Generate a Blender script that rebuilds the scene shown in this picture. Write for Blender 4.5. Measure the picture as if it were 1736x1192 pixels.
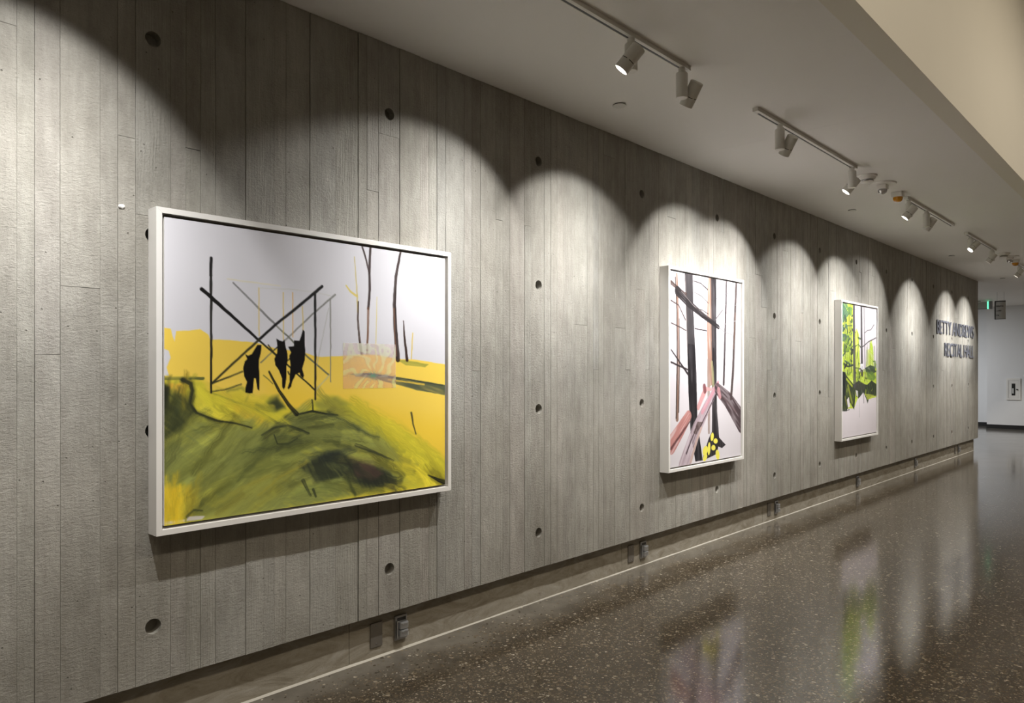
import bpy, bmesh, math, random
import numpy as np
from mathutils import Vector, Matrix

for o in list(bpy.data.objects):
    bpy.data.objects.remove(o, do_unlink=True)
SC = bpy.context.scene
COL = SC.collection
R = math.radians

# ---------------------------------------------------------------- camera
# world: concrete wall face is x = 0, runs along +Y, floor is z = 0 (metres)
cd = bpy.data.cameras.new('camera')
cd.sensor_width = 36.0
cd.lens = 1250.0 / 1736.0 * 36.0
cd.shift_y = 34.0 / 1736.0
cd.clip_start = 0.02
cam = bpy.data.objects.new('camera', cd)
COL.objects.link(cam)
cam.location = (2.98, 0.0, 1.47)
cam.rotation_euler = (R(90), 0, math.atan2(1169, 1250))
SC.camera = cam

# ---------------------------------------------------------------- world, exposure
SC.view_settings.view_transform = 'Standard'
SC.view_settings.look = 'None'
SC.view_settings.gamma = 1.0
SC.view_settings.use_curve_mapping = False
SC.view_settings.exposure = 0.12
w = bpy.data.worlds.new('world')
SC.world = w
w.use_nodes = True
w.node_tree.nodes['Background'].inputs[0].default_value = (1.0, 0.93, 0.82, 1)
w.node_tree.nodes['Background'].inputs[1].default_value = 0.02


def area(name, loc, size, energy, col, rot=(0, 0, 0)):
    l = bpy.data.lights.new(name, 'AREA')
    l.shape = 'RECTANGLE'
    l.size, l.size_y = size
    l.energy = energy
    l.color = col
    o = bpy.data.objects.new(name, l)
    o.location = loc
    o.rotation_euler = rot
    COL.objects.link(o)
    return o


# ceiling lamps of the taller part of the hall and of the side corridor
HALL = 46.0
for yy in (-1.5, 2.5, 6.5, 10.5, 14.5):
    area('hall_ceiling_lamp', (3.7, yy, 4.93), (0.4, 2.4), HALL, (1.0, 0.88, 0.70))
area('hall_ceiling_lamp', (3.7, 18.5, 4.93), (0.4, 1.8), 105.0, (1.0, 0.95, 0.88))
area('corridor_ceiling_lamp', (-3.0, 19.6, 3.08), (1.2, 0.6), 110.0, (0.93, 0.96, 1.0))

# track spots: head y, aim point on the wall (y, z), side the barrel hangs on, watts
SPOT_W = 245.0
BEAM = 8.0           # concentration of the beam about its axis
HEADS = [
    # track 1
    (0.78, (0.55, 1.72), -1, 0.95), (3.02, (2.45, 1.66), -1, 0.86), (3.50, (3.80, 1.70), 1, 0.95),
    # track 2
    (4.755, (5.25, 1.70), 1, 1.0), (6.13, (5.75, 1.70), 1, 1.0),
    # track 3
    (7.68, (7.25, 1.70), -1, 0.95), (8.30, (8.55, 1.72), 1, 0.95),
    # track 4
    (10.25, (9.35, 1.65), -1, 0.7), (11.49, (11.38, 1.75), -1, 0.95),
    # track 5
    (13.50, (13.35, 1.75), -1, 0.95), (14.65, (14.55, 1.75), 1, 0.9),
]

# ---------------------------------------------------------------- helpers


def tag(o, label=None, cat=None, group=None, kind=None):
    if label: o['label'] = label
    if cat: o['category'] = cat
    if group: o['group'] = group
    if kind: o['kind'] = kind
    return o


def empty(name, loc=(0, 0, 0), rz=0.0):
    o = bpy.data.objects.new(name, None)
    o.empty_display_size = 0.05
    o.location = loc
    o.rotation_euler = (0, 0, rz)
    COL.objects.link(o)
    return o


def link(name, me, mat, parent=None, smooth=False):
    o = bpy.data.objects.new(name, me)
    if mat and not me.materials: me.materials.append(mat)
    if smooth:
        for p in me.polygons: p.use_smooth = True
    COL.objects.link(o)
    if parent: o.parent = parent
    return o


def obj(name, bm, mat, parent=None, smooth=False, bevel=0.0, seg=2):
    if bevel > 0:
        bmesh.ops.bevel(bm, geom=[e for e in bm.edges], offset=bevel, segments=seg, affect='EDGES', profile=0.6)
    bmesh.ops.recalc_face_normals(bm, faces=bm.faces[:])
    me = bpy.data.meshes.new(name)
    bm.to_mesh(me)
    bm.free()
    o = link(name, me, mat, parent, smooth)
    if smooth:
        try:
            me.set_sharp_from_angle(angle=R(40))
        except Exception:
            pass
    return o


def add_box(bm, x0, x1, y0, y1, z0, z1):
    v = [bm.verts.new(p) for p in ((x0, y0, z0), (x1, y0, z0), (x1, y1, z0), (x0, y1, z0),
                                   (x0, y0, z1), (x1, y0, z1), (x1, y1, z1), (x0, y1, z1))]
    for f in ((3, 2, 1, 0), (4, 5, 6, 7), (0, 1, 5, 4), (1, 2, 6, 5), (2, 3, 7, 6), (3, 0, 4, 7)):
        bm.faces.new([v[i] for i in f])
    return bm


def box(*a):
    return add_box(bmesh.new(), *a)


def lathe(bm, prof, n=32, mat=None):
    """profile [(radius, z)] turned about z; closes at radius 0."""
    rings = []
    for r, z in prof:
        if r < 1e-6:
            rings.append([bm.verts.new((0, 0, z))])
        else:
            rings.append([bm.verts.new((r * math.cos(2 * math.pi * k / n), r * math.sin(2 * math.pi * k / n), z)) for k in range(n)])
    for a, b in zip(rings, rings[1:]):
        for k in range(n):
            k2 = (k + 1) % n
            if len(a) == 1 and len(b) == 1: continue
            if len(a) == 1: bm.faces.new((a[0], b[k], b[k2]))
            elif len(b) == 1: bm.faces.new((a[k], a[k2], b[0]))
            else: bm.faces.new((a[k], a[k2], b[k2], b[k]))
    if mat is not None:
        bmesh.ops.transform(bm, matrix=mat, verts=bm.verts[:])
    return bm


# ---------------------------------------------------------------- materials


class NT:
    def __init__(self, name):
        self.m = bpy.data.materials.new(name)
        self.m.use_nodes = True
        self.t = self.m.node_tree
        self.b = self.t.nodes['Principled BSDF']

    def n(self, typ, **kw):
        nd = self.t.nodes.new(typ)
        for k, v in kw.items():
            if k[0] == 'i' and k[1:].isdigit(): self.set(nd.inputs[int(k[1:])], v)
            else: setattr(nd, k, v)
        return nd

    def set(self, s, v):
        if hasattr(v, 'is_linked') or isinstance(v, bpy.types.NodeSocket): self.t.links.new(v, s)
        else: s.default_value = v

    def inp(self, name, v):
        self.set(self.b.inputs[name], v)

    def math(self, op, a, b=0.0, c=0.0, clamp=False):
        nd = self.n('ShaderNodeMath', operation=op, use_clamp=clamp)
        self.set(nd.inputs[0], a); self.set(nd.inputs[1], b); self.set(nd.inputs[2], c)
        return nd.outputs[0]

    def mix(self, f, a, b, mode='MIX'):
        nd = self.n('ShaderNodeMix', data_type='RGBA', blend_type=mode)
        self.set(nd.inputs[0], f); self.set(nd.inputs[6], a); self.set(nd.inputs[7], b)
        return nd.outputs[2]

    def mapping(self, vec, loc=(0, 0, 0), scale=(1, 1, 1)):
        nd = self.n('ShaderNodeMapping')
        self.set(nd.inputs[0], vec); self.set(nd.inputs[1], loc); self.set(nd.inputs[3], scale)
        return nd.outputs[0]

    def noise(self, vec, scale=1.0, detail=4.0, rough=0.55, dist=0.0):
        nd = self.n('ShaderNodeTexNoise')
        self.set(nd.inputs['Vector'], vec)
        nd.inputs['Scale'].default_value = scale
        nd.inputs['Detail'].default_value = detail
        nd.inputs['Roughness'].default_value = rough
        nd.inputs['Distortion'].default_value = dist
        return nd.outputs['Fac']

    def ramp(self, f, stops, interp='LINEAR'):
        nd = self.n('ShaderNodeValToRGB')
        cr = nd.color_ramp
        cr.interpolation = interp
        while len(cr.elements) < len(stops): cr.elements.new(0.5)
        for e, (p, c) in zip(cr.elements, stops):
            e.position = p
            e.color = c if len(c) == 4 else (*c, 1)
        self.set(nd.inputs[0], f)
        return nd.outputs[0]

    def bump(self, h, strength, dist, normal=None):
        nd = self.n('ShaderNodeBump')
        nd.inputs['Strength'].default_value = strength
        nd.inputs['Distance'].default_value = dist
        self.set(nd.inputs['Height'], h)
        if normal is not None: self.set(nd.inputs['Normal'], normal)
        return nd.outputs[0]


def plain(name, col, rough=0.5, metal=0.0, bump=0.0, bscale=300.0, spec=0.5):
    t = NT(name)
    t.inp('Base Color', (*col, 1))
    t.inp('Roughness', rough)
    t.inp('Metallic', metal)
    t.inp('Specular IOR Level', spec)
    co = t.n('ShaderNodeTexCoord').outputs['Object']
    nz = t.noise(co, bscale, 3)
    if bump > 0: t.inp('Normal', t.bump(nz, bump, 0.001))
    v = t.mix(t.math('MULTIPLY', t.noise(co, 3.0, 3), 0.12), (*col, 1), tuple(c * 0.8 for c in col) + (1,))
    t.inp('Base Color', v)
    return t.m


def glow(name, col, strength):
    t = NT(name)
    t.inp('Base Color', (*col, 1))
    t.inp('Emission Color', (*col, 1))
    t.inp('Emission Strength', strength)
    return t.m


M = {}


def mat_concrete():
    t = NT('board_formed_concrete')
    co = t.n('ShaderNodeTexCoord').outputs['Object']
    sd = t.n('ShaderNodeAttribute', attribute_name='seed').outputs['Fac']
    off = t.n('ShaderNodeCombineXYZ')
    t.set(off.inputs[0], t.math('MULTIPLY', sd, 37.0)); t.set(off.inputs[1], t.math('MULTIPLY', sd, 91.0)); t.set(off.inputs[2], t.math('MULTIPLY', sd, 53.0))
    va = t.n('ShaderNodeVectorMath', operation='ADD')
    t.set(va.inputs[0], co); t.set(va.inputs[1], off.outputs[0])
    p = va.outputs[0]
    # board to board tone: grey-taupe, greenish grey, pinkish grey
    tone = t.ramp(sd, [(0.0, (0.362, 0.349, 0.320)), (0.2, (0.412, 0.398, 0.366)), (0.4, (0.384, 0.375, 0.343)), (0.55, (0.424, 0.402, 0.374)),
                       (0.7, (0.378, 0.372, 0.349)), (0.85, (0.410, 0.400, 0.370)), (1.0, (0.370, 0.356, 0.327))])
    # cloudy mottling across the whole wall
    cl = t.noise(co, 1.4, 6, 0.65)
    tone = t.mix(t.ramp(cl, [(0.35, (0, 0, 0)), (0.65, (1, 1, 1))]), t.mix(1.0, tone, (1.09, 1.085, 1.08, 1), 'MULTIPLY'), t.mix(1.0, tone, (0.84, 0.825, 0.80, 1), 'MULTIPLY'))
    bl = t.noise(t.mapping(p, scale=(9, 14, 5)), 1.0, 5, 0.7)
    tone = t.mix(t.ramp(bl, [(0.3, (0, 0, 0)), (0.7, (1, 1, 1))]), t.mix(1.0, tone, (0.84, 0.835, 0.82, 1), 'MULTIPLY'), t.mix(1.0, tone, (1.12, 1.12, 1.115, 1), 'MULTIPLY'))
    # vertical streaks
    st = t.noise(t.mapping(p, scale=(1, 30, 1.0)), 1.0, 5, 0.62, 0.4)
    tone = t.mix(t.ramp(st, [(0.32, (0, 0, 0)), (0.68, (1, 1, 1))]), t.mix(1.0, tone, (0.92, 0.915, 0.90, 1), 'MULTIPLY'), t.mix(1.0, tone, (1.06, 1.06, 1.055, 1), 'MULTIPLY'))
    # pale laitance dabs and dark stains
    lt = t.noise(t.mapping(p, scale=(6, 22, 5)), 1.0, 4, 0.6)
    tone = t.mix(t.ramp(lt, [(0.66, (0, 0, 0)), (0.76, (0.35, 0.35, 0.35))]), tone, (0.55, 0.53, 0.49, 1))
    # speckle, pin holes
    sp = t.noise(co, 420, 2, 0.6)
    tone = t.mix(t.ramp(sp, [(0.3, (0.22, 0.22, 0.22)), (0.5, (0, 0, 0))]), tone, (0.16, 0.15, 0.12, 1))
    vo = t.n('ShaderNodeTexVoronoi', feature='F1'); vo.inputs['Scale'].default_value = 16
    t.set(vo.inputs['Vector'], p)
    pin = t.ramp(vo.outputs['Distance'], [(0.03, (1, 1, 1)), (0.055, (0, 0, 0))])
    tone = t.mix(t.math('MULTIPLY', pin, 0.6), tone, (0.09, 0.08, 0.06, 1))
    t.inp('Base Color', tone)
    t.inp('Roughness', 0.82)
    t.inp('Specular IOR Level', 0.25)
    # wood grain pressed into the concrete: long wavy fibres, knots, rough skin
    gr = t.noise(t.mapping(p, scale=(1, 150, 6)), 1.0, 5, 0.6, 1.1)
    wv = t.n('ShaderNodeTexWave', wave_type='BANDS', bands_direction='Y')
    t.set(wv.inputs['Vector'], t.mapping(p, scale=(1, 1, 0.13)))
    wv.inputs['Scale'].default_value = 22; wv.inputs['Distortion'].default_value = 9; wv.inputs['Detail'].default_value = 3; wv.inputs['Detail Scale'].default_value = 1.4
    sk = t.noise(t.mapping(p, scale=(60, 55, 95)), 1.0, 6, 0.75)
    big = t.noise(t.mapping(p, scale=(20, 20, 8)), 1.0, 3, 0.6)
    gm = t.ramp(t.math('FRACT', t.math('MULTIPLY', sd, 7.3)), [(0.45, (0.12, 0.12, 0.12)), (0.9, (1, 1, 1))])
    h = t.math('ADD', t.math('MULTIPLY', t.math('MULTIPLY', gr, gm), 0.6), t.math('MULTIPLY', t.math('MULTIPLY', wv.outputs['Fac'], gm), 0.22))
    h = t.math('ADD', h, t.math('MULTIPLY', sk, 1.5))
    h = t.math('ADD', h, t.math('MULTIPLY', big, 1.0))
    h = t.math('SUBTRACT', h, t.math('MULTIPLY', pin, 1.2))
    t.inp('Normal', t.bump(h, 1.0, 0.0045))
    return t.m


def mat_plinth():
    t = NT('base_concrete')
    co = t.n('ShaderNodeTexCoord').outputs['Object']
    a = t.noise(t.mapping(co, scale=(4, 3.5, 11)), 1.0, 7, 0.72, 1.6)
    c = t.ramp(a, [(0.3, (0.20, 0.17, 0.125)), (0.5, (0.30, 0.27, 0.215)), (0.7, (0.38, 0.35, 0.30))])
    b = t.noise(t.mapping(co, scale=(10, 9, 16)), 1.0, 4, 0.7, 2.0)
    c = t.mix(t.ramp(b, [(0.62, (0, 0, 0)), (0.72, (0.6, 0.6, 0.6))]), c, (0.16, 0.13, 0.10, 1))
    t.inp('Base Color', c)
    t.inp('Roughness', 0.75)
    t.inp('Specular IOR Level', 0.3)
    s = t.noise(co, 60, 5, 0.7)
    t.inp('Normal', t.bump(t.math('ADD', t.math('MULTIPLY', s, 0.6), a), 0.5, 0.004))
    return t.m


def mat_floor():
    t = NT('polished_aggregate_floor')
    co = t.n('ShaderNodeTexCoord').outputs['Object']
    sx = t.n('ShaderNodeSeparateXYZ'); t.set(sx.inputs[0], co)
    X = sx.outputs[0]
    wob = t.noise(co, 1.6, 4, 0.6)
    # cement matrix, greyer toward the wall where little stone shows
    near = t.ramp(t.math('ADD', X, t.math('MULTIPLY', t.math('SUBTRACT', wob, 0.5), 0.9)), [(0.05, (1, 1, 1)), (0.36, (0, 0, 0))])
    cem = t.mix(near, (0.088, 0.072, 0.052, 1), (0.150, 0.138, 0.118, 1))
    cl = t.noise(co, 5.0, 5, 0.6)
    cem = t.mix(t.ramp(cl, [(0.35, (0, 0, 0)), (0.65, (1, 1, 1))]), t.mix(1.0, cem, (0.72, 0.70, 0.68, 1), 'MULTIPLY'), t.mix(1.0, cem, (1.15, 1.12, 1.08, 1), 'MULTIPLY'))
    # two sizes of ground stone
    col = cem
    keep = t.math('SUBTRACT', 1.0, near)
    for sc, lo, seed in ((62.0, 0.40, 0.0), (120.0, 0.50, 7.7)):
        wp = t.n('ShaderNodeVectorMath', operation='ADD')
        nv = t.n('ShaderNodeTexNoise'); nv.inputs['Scale'].default_value = sc * 0.8; t.set(nv.inputs['Vector'], co)
        dm = t.n('ShaderNodeVectorMath', operation='SCALE'); t.set(dm.inputs[0], nv.outputs['Color']); dm.inputs['Scale'].default_value = 0.5 / sc
        t.set(wp.inputs[0], t.mapping(co, loc=(seed, seed * 2, 0))); t.set(wp.inputs[1], dm.outputs[0])
        flat = t.mapping(wp.outputs[0], scale=(1, 1, 0))
        v1 = t.n('ShaderNodeTexVoronoi', feature='F1'); v1.inputs['Scale'].default_value = sc; t.set(v1.inputs['Vector'], flat)
        rs = t.n('ShaderNodeSeparateXYZ'); t.set(rs.inputs[0], v1.outputs['Color'])
        stone = t.ramp(rs.outputs[0], [(0.0, (0.035, 0.028, 0.020)), (0.2, (0.075, 0.056, 0.037)), (0.45, (0.135, 0.104, 0.070)), (0.68, (0.18, 0.145, 0.10)), (0.86, (0.26, 0.215, 0.155)), (0.96, (0.42, 0.37, 0.29)), (1.0, (0.52, 0.47, 0.39))])
        present = t.math('GREATER_THAN', rs.outputs[1], t.math('ADD', lo, t.math('MULTIPLY', near, 0.5)))
        size = t.math('ADD', 0.30, t.math('MULTIPLY', rs.outputs[2], 0.35))
        inside = t.math('LESS_THAN', v1.outputs['Distance'], size)
        col = t.mix(t.math('MULTIPLY', present, inside), col, stone)
    t.inp('Base Color', col)
    rn = t.noise(co, 2.2, 4, 0.6)
    rough = t.ramp(rn, [(0.3, (0.09, 0.09, 0.09)), (0.7, (0.15, 0.15, 0.15))])
    t.inp('Roughness', rough)
    t.inp('IOR', 1.5)
    t.inp('Coat Weight', 0.25)
    t.inp('Coat Roughness', 0.10)
    t.inp('Normal', t.bump(t.noise(co, 30, 3, 0.5), 0.03, 0.004))
    return t.m


def mat_paint(name, col, rough=0.6):
    t = NT(name)
    co = t.n('ShaderNodeTexCoord').outputs['Object']
    a = t.noise(co, 1.3, 4)
    t.inp('Base Color', t.mix(a, (*col, 1), tuple(c * 0.95 for c in col) + (1,)))
    t.inp('Roughness', rough)
    t.inp('Specular IOR Level', 0.3)
    t.inp('Normal', t.bump(t.noise(co, 220, 3), 0.15, 0.001))
    return t.m


def mat_canvas():
    t = NT('painted_canvas')
    a = t.n('ShaderNodeAttribute', attribute_name='paint').outputs['Color']
    t.inp('Base Color', a)
    t.inp('Roughness', 0.62)
    t.inp('Specular IOR Level', 0.15)
    co = t.n('ShaderNodeTexCoord').outputs['Object']
    t.inp('Normal', t.bump(t.noise(co, 500, 2), 0.15, 0.0006))
    return t.m


M['concrete'] = mat_concrete()
M['plinth'] = mat_plinth()
M['floor'] = mat_floor()
M['ceiling'] = mat_paint('ceiling_paint', (0.87, 0.85, 0.82))
M['fascia'] = mat_paint('fascia_paint', (0.80, 0.76, 0.66))
M['white_wall'] = mat_paint('white_wall_paint', (0.80, 0.80, 0.80))
M['hall_wall'] = mat_paint('bounce_cut_wall', (0.26, 0.24, 0.21))  # unseen hall walls toned dark to keep bounced light off the concrete
M['canvas'] = mat_canvas()
M['frame'] = plain('white_lacquer', (0.84, 0.82, 0.79), 0.4)
M['backing'] = plain('backing_board', (0.42, 0.37, 0.29), 0.8)
M['linen'] = plain('raw_canvas', (0.80, 0.78, 0.74), 0.8)
M['white_metal'] = plain('white_powder_coat', (0.76, 0.75, 0.71), 0.45, 0.0, 0.1, 500)
M['black'] = plain('black_plastic', (0.015, 0.014, 0.013), 0.4)
M['dark'] = plain('dark_gap', (0.03, 0.028, 0.025), 0.7)
M['steel'] = plain('brushed_steel', (0.42, 0.42, 0.43), 0.32, 1.0)
M['lid'] = plain('grey_metal_lid', (0.55, 0.56, 0.58), 0.3, 0.8)
M['plate'] = plain('bronze_plate', (0.20, 0.18, 0.155), 0.5, 0.5)
M['letter'] = plain('steel_letter', (0.20, 0.21, 0.26), 0.4, 0.45)
M['caulk'] = plain('pale_caulk', (0.46, 0.43, 0.37), 0.6)
M['baseboard'] = plain('black_rubber_base', (0.012, 0.012, 0.012), 0.5)
M['white_plastic'] = plain('white_plastic', (0.80, 0.78, 0.74), 0.4)
M['amber'] = plain('amber_lens', (0.62, 0.26, 0.01), 0.15)
M['clear'] = plain('clear_strobe_lens', (0.55, 0.54, 0.54), 0.12, 0.7)
M['plaster'] = plain('white_plaster', (0.80, 0.79, 0.76), 0.8, 0.0, 0.6, 150)
M['lens'] = glow('lit_lens', (1.0, 0.95, 0.86), 14.0)
M['exit_green'] = glow('exit_green', (0.12, 0.85, 0.42), 1.6)
M['signface'] = plain('sign_face', (0.55, 0.55, 0.53), 0.5)
M['exitbox'] = plain('exit_housing', (0.42, 0.44, 0.39), 0.4)
M['grey'] = plain('grey_metal', (0.22, 0.22, 0.23), 0.45, 0.3)

# ================================================================ setting
CEIL = 3.115
WALL_END = 15.64
WB = 0.26            # bottom edge of the board-formed wall
PX = -0.05           # face of the recessed base
FX = 1.86            # edge of the low ceiling
FZ = 0.035           # floor level
HC = 5.0             # high ceiling
Y0, Y1 = -3.5, 22.7


def struct(name, bm, mat, parent=None, label=None):
    o = obj(name, bm, mat, parent)
    if parent is None:
        o['kind'] = 'structure'
        if label: o['label'] = label
    return o


struct('floor', box(-6.0, 7.6, Y0 - 0.2, Y1 + 0.2, FZ - 0.15, FZ), M['floor'], None, 'polished brown aggregate concrete floor')
cl = empty('ceiling'); tag(cl, 'low white drywall ceiling carrying the light tracks', None, None, 'structure')
for a, b in ((Y0, 5.049), (5.0505, 14.4), (14.4, Y1 + 0.2)):
    x0 = -0.5 if a < 14 else -6.0
    obj('ceiling_panel', box(x0, FX - 0.12, a, b, CEIL, CEIL + 0.12), M['ceiling'], cl)
obj('ceiling_backing', box(-6.0, FX - 0.13, Y0, Y1 + 0.2, CEIL + 0.121, CEIL + 0.2), M['dark'], cl)
struct('wall_fascia', box(FX - 0.12, FX, Y0, Y1, CEIL + 0.0, HC), M['fascia'], None, 'cream vertical face where the low ceiling steps up')
struct('ceiling_upper', box(FX - 0.12, 7.6, Y0, Y1, HC, HC + 0.15), M['ceiling'], None, 'higher ceiling of the hall')
struct('wall_right', box(7.4, 7.6, Y0, Y1, FZ, HC), M['hall_wall'], None, 'unseen wall on the far side of the hall, darkened to cut bounced light')
struct('wall_behind', box(-0.5, 7.6, Y0 - 0.15, Y0, FZ, HC), M['hall_wall'], None, 'unseen wall behind the viewer, darkened to cut bounced light')
struct('wall_back', box(-1.0, 7.6, 21.9, Y1 + 0.05, FZ, HC), M['white_wall'], None, 'white end wall with the extinguisher cabinet')
struct('wall_recess', box(-6.0, -0.95, Y1, Y1 + 0.2, FZ, CEIL), M['white_wall'], None, 'white wall set back beside the end wall')
struct('wall_corridor', box(-6.0, -5.85, WALL_END, Y1, FZ, CEIL), M['white_wall'], None, 'white wall closing the side corridor')
struct('wall_corridor_side', box(-6.0, -0.45, WALL_END - 0.15, WALL_END - 0.02, FZ, CEIL), M['white_wall'], None, 'white wall of the side corridor')
struct('baseboard_back', box(-1.012, 7.4, 21.887, 21.9, FZ, FZ + 0.10), M['baseboard'], None, 'black rubber base of the end wall')
struct('baseboard_recess', box(-5.85, -1.0, Y1 - 0.012, Y1, FZ, FZ + 0.10), M['baseboard'], None, 'black rubber base of the set-back wall')

# ---- board-formed concrete wall: every pressed board is a piece
wall = empty('wall_left'); tag(wall, 'board-formed concrete wall with tie holes', None, None, 'structure')
obj('core', box(-0.45, -0.062, Y0, WALL_END - 0.001, WB + 0.001, CEIL), M['concrete'], wall)
HOLE_R, HOLE_D = 0.030, 0.042
HOLE_Z = [0.478 + 0.762 * j for j in range(4)]
HOLE_Y = [1.142 + 1.1432 * k for k in range(-3, 13)]
rng = random.Random(11)


def edge_profile(n, base, amp, seed):
    r = random.Random(seed)
    out, cur = [], 0.0
    for i in range(n + 1):
        cur = 0.6 * cur + r.uniform(-1, 1)
        out.append(base + max(0.0, cur) * amp)
    return out


def board_geo(V, F, y0, y1, z0, z1, holes, proud, gl, gr):
    """front sheet with slightly eroded edges, returns sides and real drilled tie holes."""
    ch, back = 0.0009, -0.061
    s = len(V)

    def q(*idx): F.append(tuple(idx))

    def vert(x, y, z):
        V.append((x, y, z)); return len(V) - 1
    n = len(gl) - 1
    zs = [z0 + 0.0004 + (z1 - z0 - 0.0008) * i / n for i in range(n + 1)]
    if holes:
        ya, yb = y0 + gl[0], y1 - gr[0]
        L = [vert(proud - ch, ya, z) for z in (zs[0], zs[-1])]; Rr = [vert(proud - ch, yb, z) for z in (zs[0], zs[-1])]
        Lb = [vert(back, ya, z) for z in (zs[0], zs[-1])]; Rb = [vert(back, yb, z) for z in (zs[0], zs[-1])]
        fa, fb = ya + ch, yb - ch
        c = [vert(proud, fa, zs[0] + ch), vert(proud, fb, zs[0] + ch), vert(proud, fb, zs[-1] - ch), vert(proud, fa, zs[-1] - ch)]
        q(L[0], Lb[0], Lb[1], L[1]); q(Rr[0], Rr[1], Rb[1], Rb[0])
        q(L[0], L[1], c[3], c[0]); q(Rr[0], c[1], c[2], Rr[1])
        q(L[0], c[0], c[1], Rr[0]); q(L[1], Rr[1], c[2], c[3])
        q(L[0], Rr[0], Rb[0], Lb[0]); q(L[1], Lb[1], Rb[1], Rr[1])
        hw = (fb - fa) / 2; yc = (fa + fb) / 2
        prev = (c[0], c[1])
        N = 24
        for hz in holes:
            lo, hi = hz - hw, hz + hw
            sq, ci, cb = [], [], []
            hc = HOLE_CENTRE(yc)
            for k in range(N):
                a = 2 * math.pi * k / N + math.pi / 4
                dx, dz = math.cos(a), math.sin(a)
                m = max(abs(dx), abs(dz))
                sq.append(vert(proud, yc + hw * dx / m, hz + hw * dz / m))
                ci.append(vert(proud, hc + HOLE_R * dx, hz + HOLE_R * dz))
                cb.append(vert(-HOLE_D, hc + HOLE_R * 0.97 * dx, hz + HOLE_R * 0.97 * dz))
            for k in range(N):
                k2 = (k + 1) % N
                q(sq[k], sq[k2], ci[k2], ci[k]); q(ci[k], ci[k2], cb[k2], cb[k])
            F.append(tuple(cb))
            # corners: k=0 is (+,+), N/4 is (-,+), N/2 (-,-), 3N/4 (+,-)
            q(prev[0], prev[1], sq[3 * N // 4], sq[N // 2])
            prev = (sq[N // 4], sq[0])
        q(prev[0], prev[1], c[2], c[3])
    else:
        rows = []
        for i, z in enumerate(zs):
            ya, yb = y0 + gl[i], y1 - gr[i]
            zz = z + (ch if i == 0 else (-ch if i == n else 0))
            rows.append((vert(back, ya, z), vert(proud - ch, ya, z), vert(proud, ya + ch, zz), vert(proud, yb - ch, zz), vert(proud - ch, yb, z), vert(back, yb, z)))
        for a, b in zip(rows, rows[1:]):
            for k in range(5): q(a[k], a[k + 1], b[k + 1], b[k])
        a, b = rows[0], rows[-1]
        F.append(a[::-1]); F.append(b)
    return s


def HOLE_CENTRE(yc):
    return min(HOLE_Y, key=lambda v: abs(v - yc))


seams = [0.69, 0.743, 0.822, 0.953, 1.014, 1.077, 1.208, 1.269, 1.329, 1.391, 1.522, 1.654, 1.712, 1.833, 1.97, 2.098, 2.148, 2.218, 2.349, 2.483, 2.544, 2.601,
         2.663, 2.799, 2.858, 2.925, 3.049, 3.111, 3.169, 3.298, 3.355, 3.481, 3.544, 3.602, 3.664, 3.788, 3.921, 3.986, 4.046, 4.1, 4.231, 4.36, 4.419, 4.495, 4.614, 4.669, 4.738]
# boards beyond the ones that can be read off: one or two units wide, a double one on each tie-hole column


def fill(a, b):
    out, y = [], a
    hs = [h for h in HOLE_Y if a + 0.07 < h < b - 0.07]
    for h in hs + [None]:
        end = (h - 0.0625) if h else b
        while end - y > 0.20:
            y += 0.062 * rng.choice((1, 1, 2, 2)) + rng.uniform(-0.004, 0.004)
            out.append(y)
        if end - y > 0.135:
            y = y + (end - y) / 2; out.append(y)
        if h:
            out += [end, h + 0.0625]; y = h + 0.0625
    return out


left = fill(-3.48, 0.69)
right = fill(4.738, WALL_END)
allseams = [-3.48] + left + seams + right + [WALL_END]
joints = {0.665: [2.66], 0.886: [1.777], 1.046: [2.361], 1.11: [2.073], 1.299: [2.37], 2.187: [2.359], 2.281: [2.654], 2.89: [1.473], 3.076: [2.35], 3.322: [2.352], 3.851: [1.776],
          4.295: [1.776], 4.39: [1.483], 4.012: [1.482], 4.642: [1.483], 4.556: [2.066], 4.147: [2.949], 0.79: [1.53]}
cracks = {1.712: 0.8, 1.833: 2.2, 2.098: 2.4, 2.218: 1.6, 2.349: 2.0, 2.663: 1.6, 3.049: 0.9, 3.111: 0.5, 3.986: 1.5, 4.419: 1.6, 2.799: 0.7, 1.208: 0.4, 3.481: 0.5}


def seam_gap(y):
    for k, v in cracks.items():
        if abs(k - y) < 0.002: return v * 0.0017
    r = random.Random(int(y * 1000))
    return 0.0011 if (y > 4.8 and r.random() < 0.14) else r.choice((0.0, 0.0, 0.00025))


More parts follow.
